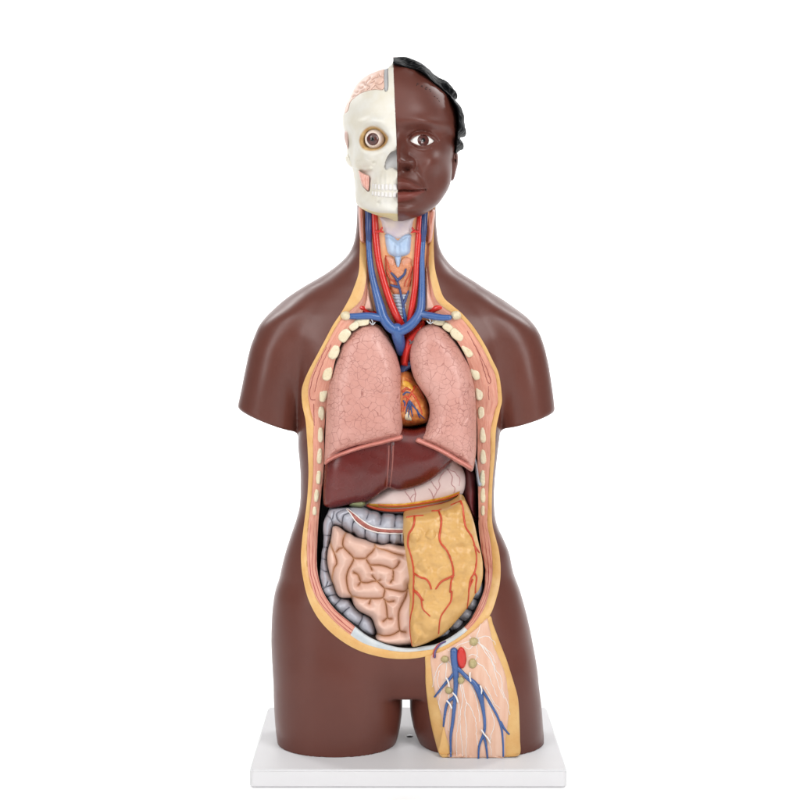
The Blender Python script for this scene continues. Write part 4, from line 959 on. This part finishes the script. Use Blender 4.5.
# ---- face half
face_sil = [(57, 397), (59, 404), (62, 411), (66, 419), (72, 428), (78, 435.5), (84, 442), (90, 447), (97, 451.5), (105, 454.5), (115, 457.5), (125, 458.6), (135, 458), (145, 456.3), (155, 453.8), (165, 452.4), (175, 451.5), (182, 450.4), (189, 448), (197.5, 443), (205, 437.5), (212, 429), (217, 420), (220.5, 408), (222, 402)]
fh = head_half(face_sil, 1)
ALM = [(410.4, 140), (413.5, 136.8), (418, 134.8), (423, 134), (428, 135), (432, 137.3), (434.8, 139.6), (431.5, 142.2), (427.5, 144.2), (423, 145), (418.5, 144.6), (414, 142.6)]
def face_bump(X, Z):
    b = 0 * X
    # brow, socket, eyeball
    b = b + gz(X, Z, 427, 122.5, 12, 4.2, .0070, rot=-6) + gz(X, Z, 424, 129.5, 12, 2.6, -.0026) + gz(X, Z, 404, 126, 7, 4, .0022)
    b = b + gz(X, Z, 421, 136.5, 12, 8.5, -.0100) + gz(X, Z, 407.5, 139, 4, 6, -.0065)
    b = b + gz(X, Z, 422.7, 139.5, 8.2, 5.4, .0095)
    b = b - .0016 * np.exp(-(d2(X, Z, [(409, 136.5), (412, 133), (417, 130.4), (423, 129.6), (430, 131), (436, 135), (439, 138.5)]) / 1.1) ** 2) * 1.5
    b = b - .0010 * np.exp(-(d2(X, Z, [(412, 145), (418, 148.6), (424, 149.4), (431, 147.6)]) / 1.2) ** 2)
    al = d2(X, Z, ALM, True); b = b + .0011 * np.exp(-((al - .8) / 1.1) ** 2)
    # nose
    for px, py, sx, sz, a in ((397.5, 146, 4.0, 6, .0045), (398, 153, 4.0, 5, .0095), (398.8, 160.8, 5.2, 4.0, .0185), (399, 165, 5.5, 3.2, .0070), (408.8, 163.5, 3.8, 3.3, .0105), (411.3, 164.5, 2.8, 3.0, .0035)):
        b = b + gz(X, Z, px, py, sx, sz, a)
    b = b - .0022 * np.exp(-(d2(X, Z, [(408.5, 155), (413, 158), (415.8, 162), (416.2, 166), (414.5, 169.5)]) / 1.9) ** 2)
    b = b + gz(X, Z, 406.8, 168, 3.1, 1.7, -.0120) + gz(X, Z, 404, 172, 8, 2.2, -.0020)
    # cheek and folds
    b = b + gz(X, Z, 434, 161, 8, 7.5, .0100) + gz(X, Z, 441, 176, 6, 9, -.0030) + gz(X, Z, 424, 172, 7, 7, .0020) - .0014 * np.exp(-(d2(X, Z, [(416, 169), (420, 175), (424.5, 182), (427, 188)]) / 2.2) ** 2)
    b = b + gz(X, Z, 440, 185, 8, 14, -.0020) + gz(X, Z, 450, 135, 5, 12, -.0015)
    # mouth
    b = b + gz(X, Z, 402, 187, 16, 13, .0045)
    b = b + gz(X, Z, 404, 184.2, 8.5, 3.2, .0072, rot=-8) + gz(X, Z, 415, 187.2, 6, 2.2, .0026, rot=-20)
    b = b + gz(X, Z, 402, 197, 10, 3.3, .0085, rot=4) + gz(X, Z, 414, 194.3, 6, 2.4, .0030, rot=18)
    b = b - .0050 * np.exp(-(d2(X, Z, [(390, 191), (398, 191.3), (404, 190.6), (410, 191.2), (418, 190.6), (425.5, 189.4)]) / .95) ** 2)
    b = b + gz(X, Z, 427.5, 189.5, 3, 3, -.0010) + gz(X, Z, 398, 176, 1.7, 4, -.0016)
    b = b + gz(X, Z, 401, 203.6, 11, 2.2, -.0032) + gz(X, Z, 402, 211, 10, 4.6, .0062) + gz(X, Z, 436, 200, 9, 8, -.0020)
    # lip borders
    b = b + .0005 * np.exp(-(d2(X, Z, [(396, 178.6), (401, 178.2), (408, 180.5), (417, 185), (426, 189)]) / .7) ** 2)
    return b
FB = Map2(face_bump, -.012, .10, .66, .91)
ALD = Map2(lambda X, Z: sd2(X, Z, ALM), .005, .055, .75, .81)
def face_field(X, Y, Z):
    bm_ = FB(X, Z)
    f = fh(X, Y, Z, bm_)
    ad = ALD(X, Z) * S0
    f = smax(f, -np.maximum(ad, (Y + .062)), .0006)
    f = smax(f, WX(SEAM(PY(Z), 0)) - .0003 - X, .0003)
    return f
V, Q = field_mesh(face_field, (-.012, -.122, .675), (.088, .115, .895), .00105)
fd = sd2(V[:, 0], V[:, 2], [(390, 192.2), (398, 192), (410, 192), (425, 190), (418, 195.5), (410, 199.4), (402, 201.4), (390, 201.6)])
fd2 = sd2(V[:, 0], V[:, 2], [(390, 178.8), (401, 178.4), (408, 180.6), (417, 185.2), (426, 189.4), (418, 190.8), (410, 191.4), (398, 191.4), (390, 191.2)])
lipw = np.clip(.5 - fd / 1.6, 0, 1) * (V[:, 1] < -.03) + .35 * np.clip(.5 - fd2 / 1.6, 0, 1) * (V[:, 1] < -.03)
t = NT('brown_face_vinyl', .39, .33)
base_c = t.mix(t.ramp(t.noise(14, 4), [(.35, bw(0)), (.65, bw(1))]), rgba('66372d'), rgba('5d3229'))
t.col(t.mix(t.attr('lip'), base_c, rgba('763a32'))); t.bump(t.noise(500, 2), .08, .0005)
face = link('face', V, Q, t.m, ROOT, True, {'lip': lipw}, 'brown half of the head with open eye and closed mouth')
face.data.set_sharp_from_angle(angle=math.radians(55))
fbv = [bvh_of(face)]

def eye(px, py, yc, r, mw, parent, ix, iy, ri, nm='eyeball'):
    c = np.array(at(px, py, yc - r)); c[1] = yc
    v, f = ellipsoid(c, (r, r, r), 40, 24); link(nm, v, f, mw, parent)
    p = np.array(at(ix, iy, yc - r)); dr = np.array([p[0] - c[0], 0, p[2] - c[2]]); dr[1] = -math.sqrt(max(1e-8, r * r - dr[0] ** 2 - dr[2] ** 2)); dr /= np.linalg.norm(dr)
    a = np.cross(dr, [0, 0, 1.]); a /= np.linalg.norm(a); b = np.cross(a, dr)
    def cap(name, rad, lift, mat, ring=8, dome=0):
        v, f = [c + dr * (r + lift + dome)], []
        N_ = 32
        for k in range(1, ring + 1):
            th_ = math.asin(min(.99, rad / r)) * k / ring
            for m in range(N_):
                an = 2 * math.pi * m / N_
                v.append(c + (r + lift * (1 if k < ring else -1) + dome * (1 - (k / ring) ** 2)) * (dr * math.cos(th_) + math.sin(th_) * (a * math.cos(an) + b * math.sin(an))))
        for m in range(N_): f.append((0, 1 + m, 1 + (m + 1) % N_))
        for k in range(ring - 1):
            for m in range(N_):
                f.append((1 + k * N_ + m, 1 + (k + 1) * N_ + m, 1 + (k + 1) * N_ + (m + 1) % N_, 1 + k * N_ + (m + 1) % N_))
        o = link(name, v, f, mat, parent)
        bm = bmesh.new(); bm.from_mesh(o.data); bmesh.ops.recalc_face_normals(bm, faces=bm.faces); bm.to_mesh(o.data); bm.free()
        n0 = o.data.polygons[0].normal
        if Vector(dr).dot(n0) < 0: o.data.flip_normals()
        return o
    cap('iris', ri, .00012, 'iris', dome=.0004); cap('pupil', ri * .42, .0006, 'pupil', ring=4)
def eye_layer(name, reg, off, mat, vox=.0005):
    """part of the eyeball that shows between the lids, following the curve of the face"""
    def f(X, Y, Z):
        s = fh(X, Y, Z, FBS(X, Z)) + off
        return np.maximum(smax(s, reg(X, Z), .0003), -(s + .0042))
    V, Q = field_mesh(f, (.008, -.105, .762), (.052, -.05, .80), vox)
    return link(name, V, Q, mat, face)
def soft_bump(X, Z):
    return gz(X, Z, 425, 122.5, 13, 4.5, .0040, rot=-4) + gz(X, Z, 421, 136.5, 12, 8.5, -.0100) + gz(X, Z, 407.5, 139, 4, 6, -.0065) + gz(X, Z, 422.7, 139.5, 8.2, 5.4, .0095) + gz(X, Z, 433, 162, 8.5, 8.5, .0075)
FBS = Map2(soft_bump, .0, .06, .75, .81)
ei = q2(423.4, 139.5)
eye_layer('eyeball', lambda X, Z: ALD(X, Z) * S0 - .0009, .0012, 'eye')
eye_layer('iris', lambda X, Z: np.maximum(np.hypot(X - ei[0], Z - ei[1]) - .0072, ALD(X, Z) * S0 - .0007), .0010, 'iris', .0004)
eye_layer('pupil', lambda X, Z: np.hypot(X - ei[0], Z - ei[1]) - .0026, .0008, 'pupil', .0004)

# hair
HP = [(392, 66), (393.4, 57), (403, 55), (416, 56), (430, 64), (446, 77), (457, 87), (461, 99), (469, 117), (472, 135), (470, 148), (465, 158), (459.5, 165), (456.4, 163), (455.6, 153), (455.8, 145), (457, 134), (458, 122), (457, 112), (453.5, 104), (449, 96.5), (442, 90.8), (433, 84.5), (424, 77), (416, 72.5), (411, 71.4), (402, 69.2)]
HPx = Map2(lambda X, Z: sd2(X, Z, HP, y=-.03), -.03, .10, .74, .92, .0006)
def curl(X, Y, Z):
    return (np.sin(X * 480 + 2.2 * np.sin(Z * 260 + Y * 90)) * np.sin(Z * 430 + 2.0 * np.sin(X * 240 - Y * 150)) * .5
            + .5 * np.sin(X * 900 + 3 * np.sin(Y * 300 + Z * 500)) * np.sin(Y * 620 + Z * 300))
def hair_field(X, Y, Z):
    py = PY(Z)
    f = fh(X, Y, Z, None, .0068) - .0011 * curl(X * .55, Y * .55, Z * .55) - .0028 * np.sin(X * 190 + Z * 170 + 1.5 * np.sin(Z * 120))
    reg = HPx(X, Z) * S0
    reg = np.where(Y > .03, np.minimum(reg, np.maximum(.035 - Y, (py - 165) * S0)), reg)
    f = smax(f, reg, .0022)
    f = smax(f, -(fh(X, Y, Z) + .0035), .0005)
    return smax(f, WX(SEAM(py, 0)) - .0002 - X, .0006)
V, Q = field_mesh(hair_field, (-.014, -.10, .745), (.098, .125, .902), .0012)
hair = link('hair', V, Q, 'hair', face)
# ear
def earf(n): return 1 + .12 * math.sin(4 * n[2] + 1) * (n[0] > 0)
v, f = ellipsoid((WX(452.2), .004, WZ(161)), (.0072, .015, .0255), 28, 20, earf)
link('ear', v, f, 'skin', face)
# small dark marks painted on the forehead
mk = [[(417.2, 83.2), (416.6, 85.6)], [(417.2, 83.3), (419.0, 83.8)], [(417.0, 84.5), (418.2, 84.8)], [(421, 86.8), (421.9, 85.4)], [(421.9, 85.4), (422.6, 87.3)], [(425.0, 88.6), (426.4, 87.2), (427.4, 87.6)], [(425.2, 89.3), (426.9, 89.2)],
      [(429.2, 89.8), (430.2, 89.3)], [(430.2, 91.6), (431.0, 90.6)], [(434.2, 96.2), (435.3, 96.7)], [(437, 98.2), (437.9, 98.9)], [(438.8, 100.6), (439.5, 101.2)]]
tube('painted_mark', mk, .32, 'ink', face, trees=fbv, lift=-.0001, multi=True, sides=6, default=-.08, step=.6)

# ---- skull half
sk_sil = [(57, 392.9), (62, 392.7), (66, 392.2), (68, 390.5), (70, 387.5), (71.5, 384.5), (73, 379.5), (74.5, 371.5), (77, 365), (80, 360), (87, 354), (94, 350.4), (100, 347.8), (105, 345.2), (110, 343.6), (117, 342.6), (125, 342.6), (131, 343.8), (137, 345.2), (145, 346.4), (155, 347), (161, 348.5), (166, 351.2), (172, 353.2), (185, 355.0), (195, 355.8), (204, 357), (209, 361.5), (213, 368.5), (217, 379.5), (220, 391), (222, 394)]
sh_ = head_half(sk_sil, -1, 2.2)
SOCK = [(358.3, 141), (358.6, 136), (361, 131), (365.5, 127), (371, 125.2), (377, 126), (382.5, 129.5), (387, 134.5), (388.6, 138), (387.2, 142.5), (383.6, 146.6), (378, 149.8), (371.5, 150.8), (365.5, 150), (361, 146.8)]
NOSE = [(400, 151), (394, 151.2), (390.4, 153), (387.4, 157), (385.4, 162), (384.6, 167), (386, 169.6), (389.5, 168.3), (393, 167.6), (400, 170)]
MASS = [(358.8, 171.2), (362, 172.6), (366, 174.6), (369.2, 176), (369.8, 181), (369.2, 190.5), (366, 189.5), (362, 184.5), (360, 178)]
BRN = [(347, 110), (350, 100.6), (355, 96.6), (360, 93.6), (368, 91.6), (376, 91), (384, 90.7), (384, 76), (384.2, 60), (372, 56), (350, 64), (338, 90), (340, 108)]
DURA = [(384.4, 90.6), (388.2, 90.4), (388.2, 68), (388.4, 60), (384.4, 60)]
def skull_bump(X, Z):
    b = 0 * X
    b = b + .0030 * np.exp(-((sd2(X, Z, SOCK) - 2.6) / 3.2) ** 2)                       # raised orbit rim
    b = b + gz(X, Z, 366, 121.5, 13, 3.5, .0028, rot=6) + gz(X, Z, 392, 128, 5, 6, .0032)
    b = b + gz(X, Z, 396.5, 143, 4, 8, .0075) + gz(X, Z, 389.5, 152, 3, 5, .0030)                 # nasal bone
    b = b + gz(X, Z, 365, 159.5, 9.5, 5, .0066, rot=12) + gz(X, Z, 353, 163, 5, 4.5, .0038) + .0030 * np.exp(-(d2(X, Z, [(349, 162), (357, 166.5), (364, 169), (370, 168)]) / 1.8) ** 2) + gz(X, Z, 350.5, 138, 3.2, 9, -.0075) + .0030 * np.exp(-(d2(X, Z, [(360, 122), (370, 118.5), (382, 121), (390, 127)]) / 3.2) ** 2)              # cheek bone
    b = b + gz(X, Z, 378, 163, 6, 7, -.0028) + gz(X, Z, 375, 174.5, 5.5, 5, -.0050)
    b = b + gz(X, Z, 363.5, 180, 6, 9, -.0055) + gz(X, Z, 356.5, 183, 2.4, 12, .0030)
    b = b + gz(X, Z, 388, 190, 13, 9, .0055) + gz(X, Z, 391, 211, 10, 5, .0045) + gz(X, Z, 385, 203.5, 14, 2.5, -.0016)
    b = b + gz(X, Z, 374, 162.2, 1.0, .8, -.0025) + gz(X, Z, 378.6, 202.5, 1.0, 1.0, -.0022)      # small openings
    b = b - .0008 * np.exp(-(d2(X, Z, [(356, 160.5), (362, 159), (366, 157.6), (370, 159.5)]) / .6) ** 2)
    for k, xx in enumerate((377, 381.5, 386.5, 391.8)):                                          # tooth roots
        b = b + gz(X, Z, xx, 179.5, 1.2, 4, .0011) + gz(X, Z, xx, 200.5, 1.2, 3, .0006)
    b = b - .0012 * np.exp(-(d2(X, Z, [(358, 205), (366, 208.6), (378, 212.2), (398, 214.6)]) / .7) ** 2)
    return b
SB = Map2(skull_bump, -.09, .012, .66, .91)
SOD = Map2(lambda X, Z: sd2(X, Z, SOCK), -.06, -.005, .75, .82)
NOD = Map2(lambda X, Z: sd2(X, Z, NOSE), -.03, .012, .72, .80)
MAD = Map2(lambda X, Z: sd2(X, Z, MASS), -.06, -.02, .70, .77)
BRD = Map2(lambda X, Z: sd2(X, Z, BRN, y=-.06), -.10, .0, .80, .93, .0006)
DUD = Map2(lambda X, Z: sd2(X, Z, DURA, y=-.06), -.03, .0, .80, .93, .0006)
def far(m, X, Z, x0, x1, z0, z1):
    d = m(X, Z); return np.where((X < x0) | (X > x1) | (Z < z0) | (Z > z1), 20, d)
def skull_field(X, Y, Z):
    f = sh_(X, Y, Z, SB(X, Z))
    so = far(SOD, X, Z, -.06, -.005, .75, .82) * S0
    f = smax(f, -np.maximum(so + np.clip(Y + .085, 0, 1) * .35, Y + .055), .0016)
    no = far(NOD, X, Z, -.03, .012, .72, .80) * S0
    f = smax(f, -np.maximum(no, Y + .083), .0006)
    ma = far(MAD, X, Z, -.06, -.02, .70, .77) * S0
    f = smax(f, -np.maximum(ma, Y + .058), .0007)
    br = far(BRD, X, Z, -.10, .0, .80, .93) * S0
    f = smax(f, -np.maximum(br, -(sh_(X, Y, Z) + .0030)), .0004)
    du = far(DUD, X, Z, -.03, .0, .80, .93) * S0
    f = smax(f, -np.maximum(du, -(sh_(X, Y, Z) + .0030)), .0004)
    return smax(f, X - WX(SEAM(PY(Z), 0)), .0003)
V, Q = field_mesh(skull_field, (-.088, -.112, .675), (.004, .115, .895), .00105)
so = far(SOD, V[:, 0], V[:, 2], -.06, -.005, .75, .82); no = far(NOD, V[:, 0], V[:, 2], -.03, .012, .72, .80)
wash = np.clip(.2 - so / 1.6, 0, 1) * (V[:, 1] < -.02)
grey = np.clip(.3 - no / 1.2, 0, 1) * (V[:, 1] < -.02)
jawl = sd2(V[:, 0], V[:, 2], [(350, 203), (357.6, 205), (367, 208.9), (379, 212.4), (402, 214.8), (402, 228), (350, 228)])
fatw = np.clip(.5 - jawl / .8, 0, 1) * (V[:, 1] < .03)
t = NT('ivory_bone', .46, .3)
c0 = t.mix(t.ramp(t.noise(45, 5), [(.35, bw(0)), (.7, bw(1))]), rgba('eeebe2', .67), rgba('e6decb', .67))
c0 = t.mix(t.attr('fatw'), c0, rgba('ecdcaa', .66))
wc = t.mix(t.ramp(t.noise(130, 3), [(.35, bw(0)), (.65, bw(1))]), rgba('d2b077'), rgba('b98a52'))
c0 = t.mix(t.attr('wash'), c0, wc); c0 = t.mix(t.attr('grey'), c0, rgba('e2e2e0'))
t.col(c0); t.bump(t.noise(160, 4), .12, .0008)
skull = link('skull', V, Q, t.m, ROOT, True, {'wash': wash, 'grey': grey, 'fatw': fatw}, 'ivory bare skull half of the head')
skull.data.set_sharp_from_angle(angle=math.radians(55))
sbv = [bvh_of(skull)]
eye(374.6, 138.2, -.0835 + .0122, .0122, 'eyep', skull, 372.2, 139.2, .0080)
# brain seen through the opened skull
folds = [zm(q, 335, 65, 10) for q in ([(230, 205), (255, 225), (275, 215)], [(300, 190), (320, 150), (345, 130), (350, 110)], [(300, 190), (330, 205), (345, 225), (320, 245)], [(370, 140), (395, 125), (430, 120), (425, 105)], [(400, 185), (440, 200), (475, 180), (480, 160)],
         [(410, 215), (425, 240), (450, 250)], [(250, 275), (265, 255), (290, 250)], [(350, 180), (375, 170), (395, 160)], [(190, 245), (205, 260), (225, 255)], [(440, 90), (450, 110), (480, 120)], [(260, 160), (290, 165), (300, 190)], [(165, 300), (190, 285), (200, 300)], [(385, 225), (400, 205), (410, 215)], [(360, 250), (370, 235), (385, 225)])]
def brain_field(X, Y, Z):
    f = sh_(X, Y, Z) + .0006
    br = far(BRD, X, Z, -.10, .0, .80, .93) * S0
    f = smax(f, br + .0002, .0010)
    return np.maximum(f, -(sh_(X, Y, Z) + .008))
V, Q = field_mesh(brain_field, (-.09, -.10, .80), (.002, .115, .90), .0011)
FQ = [np.array([q2(a, b, -.06) for a, b in cr(g_, 4)]) / S0 for g_ in folds]
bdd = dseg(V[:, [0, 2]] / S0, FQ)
ng = (np.sin(V[:, 0] * 330 + 4 * np.sin(V[:, 2] * 160)) * np.sin(V[:, 1] * 300 + 3 * np.sin(V[:, 2] * 200)))
V = V + (np.array([WX(397), 0, WZ(125)]) - V) / .09 * (.0016 * np.exp(-(bdd / .9) ** 2))[:, None]
link('brain', V, Q, 'brain', skull, True, {'cd': bdd})
def dura_field(X, Y, Z):
    f = sh_(X, Y, Z) + .0012
    return np.maximum(smax(f, far(DUD, X, Z, -.03, .0, .80, .93) * S0, .0006), -(sh_(X, Y, Z) + .007))
V, Q = field_mesh(dura_field, (-.03, -.10, .80), (.0, .115, .90), .0011)
link('dura', V, Q, M['duram'], skull)
# masseter in its recess, temporal muscle and jaw joint at the side
relief('masseter_muscle', [(364.5 + (a_ - 364.5) * 1.08, 180.5 + (b_ - 180.5) * 1.08) for a_, b_ in MASS], -.052, .0245, 1.6, 'masseter', skull, sp=.7, back=.004)
relief('temporal_muscle', [(345, 131), (348.5, 129.5), (350.5, 133), (350, 140), (349, 148), (347.5, 149), (345, 142), (344, 136)], -.02, .012, 4, M['tmus'], skull, sp=.7, back=.02)
relief('jaw_joint', [(345, 157), (347.5, 154), (352, 156), (355, 162), (354, 167), (350, 166.5), (346, 162)], -.015, .016, 5, 'bone', skull, sp=.7, back=.02)
# teeth
yt = lambda px: -.0955 + .00005 * (396 - px) ** 1.9
def tooth(px, py, w_, h_):
    O = [(px + w_ / 2 * math.copysign(abs(math.cos(a)) ** .55, math.cos(a)), py + h_ / 2 * math.copysign(abs(math.sin(a)) ** .6, math.sin(a))) for a in np.linspace(0, 2 * math.pi, 16, endpoint=False)]
    h = hit(px, py, sbv, -.09)[0].y
    relief('tooth', O, h + .0012, .0024, 1.5, 'tooth', skull, sp=.6, back=.003, step=.6)
M['tooth'] = vinyl('white_enamel', 'e6e2df', .3, .4, .03, 60, bump=0)
for k, (px, w_) in enumerate(((395.0, 4.8), (390.6, 4.2), (386.6, 3.8), (382.8, 3.7), (379.2, 3.4), (376.0, 3.0), (373.2, 2.6))):
    up = .10 * k * k * .35
    tooth(px, 187.2 - up * .6, w_ * .97, 7.2 - k * .25); tooth(px - .3, 194.6 - up * 1.0, w_ * .95, 6.2 - k * .25)
WORLD = .30
LAMPS = [('softbox_left', (-1.35, -1.35, 1.15), (0, 0, .5), .6, 1.6, 20),
         ('softbox_right', (1.25, -1.45, 1.25), (0, 0, .5), .6, 1.6, 27),
         ('softbox_top', (0, -2.0, 2.4), (0, 0, .4), 3.2, 2.0, 36),
         ('backdrop_lamp_left', (-2.5, 2.2, 3.2), (0, 4.8, 1.5), 2, 2, 200),
         ('backdrop_lamp_right', (2.5, 2.2, 3.2), (0, 4.8, 1.5), 2, 2, 200)]
# ------------------------------------------------------------------ base board, ground, light, camera
def rounded_box(x0, x1, y0, y1, z0, z1, r, name, mat, parent=ROOT):
    bm = bmesh.new(); bmesh.ops.create_cube(bm, size=1)
    for v in bm.verts:
        v.co = Vector(((x0 + x1) / 2 + v.co.x * (x1 - x0), (y0 + y1) / 2 + v.co.y * (y1 - y0), (z0 + z1) / 2 + v.co.z * (z1 - z0)))
    vert = [e for e in bm.edges if abs(e.verts[0].co.z - e.verts[1].co.z) > 1e-4]
    bmesh.ops.bevel(bm, geom=vert, offset=.006, segments=6, affect='EDGES', profile=.5)
    bmesh.ops.bevel(bm, geom=[e for e in bm.edges if abs(e.verts[0].co.z - e.verts[1].co.z) < 1e-6 and len(e.link_faces) == 2 and abs(e.link_faces[0].normal.z - e.link_faces[1].normal.z) > .5], offset=r, segments=3, affect='EDGES')
    me = bpy.data.meshes.new(name); bm.to_mesh(me); bm.free(); me.shade_smooth(); me.set_sharp_from_angle(angle=math.radians(50))
    me.materials.append(M[mat]); o = bpy.data.objects.new(name, me); COL.objects.link(o); o.parent = parent
    return o
board = rounded_box(-.1800, .1998, -.125, .124, .0003, BASE_TOP, .0022, 'base_board', 'base')
sv, sf = ellipsoid((.0125, 0.0, BASE_TOP), (.0045, .0045, .0016), 16, 8)
link('bolt', sv, sf, 'metald', board, label='small grey bolt set in the white board')

gm = NT('white_paper', .6, .3); gm.col(gm.mix(gm.noise(3, 2), (.93, .93, .93, 1), (.95, .95, .95, 1)))
gv = [(-12, -6, 0), (12, -6, 0), (12, 4, 0), (-12, 4, 0)]
ground = link('ground', gv, [(0, 1, 2, 3)], gm.m, None, False); ground['kind'] = 'structure'
# studio backdrop: a wall of the same paper, curving up from the ground
bv, bf = [], []
prof = [(4.0, 0)] + [(4.0 + 1.0 * math.sin(a), 1.0 - 1.0 * math.cos(a)) for a in np.linspace(.1, math.pi / 2, 14)] + [(5.0, 6.0)]
for (y, z) in prof: bv += [(-12, y, z), (12, y, z)]
for i in range(len(prof) - 1): bf.append((2 * i, 2 * i + 1, 2 * i + 3, 2 * i + 2))
bd_ = link('backdrop', bv, bf, gm.m, None, True); bd_['kind'] = 'structure'

w = bpy.data.worlds.new('World'); scene.world = w; w.use_nodes = True
w.node_tree.nodes['Background'].inputs[0].default_value = (1, 1, 1, 1)
w.node_tree.nodes['Background'].inputs[1].default_value = WORLD

def area(name, loc, target, sx, sy, power, col=(1, 1, 1)):
    ld = bpy.data.lights.new(name, 'AREA'); ld.shape = 'RECTANGLE'; ld.size = sx; ld.size_y = sy; ld.energy = power; ld.color = col
    o = bpy.data.objects.new(name, ld); COL.objects.link(o); o.location = loc
    o.rotation_euler = (Vector(target) - Vector(loc)).to_track_quat('-Z', 'Y').to_euler(); return o
for a in LAMPS: area(*a)

cd = bpy.data.cameras.new('camera'); cam = bpy.data.objects.new('camera', cd); COL.objects.link(cam)
cam.location = (0, -D0, ZC); cam.rotation_euler = (math.radians(90), 0, 0)
cd.sensor_width = 36; cd.lens = 36 * F0 / 800; cd.shift_y = -(400 - PH) / 800; cd.clip_start = .05; cd.clip_end = 100
scene.camera = cam
scene.view_settings.view_transform = 'Standard'; scene.view_settings.look = 'None'
scene.view_settings.exposure = 0; scene.view_settings.gamma = 1
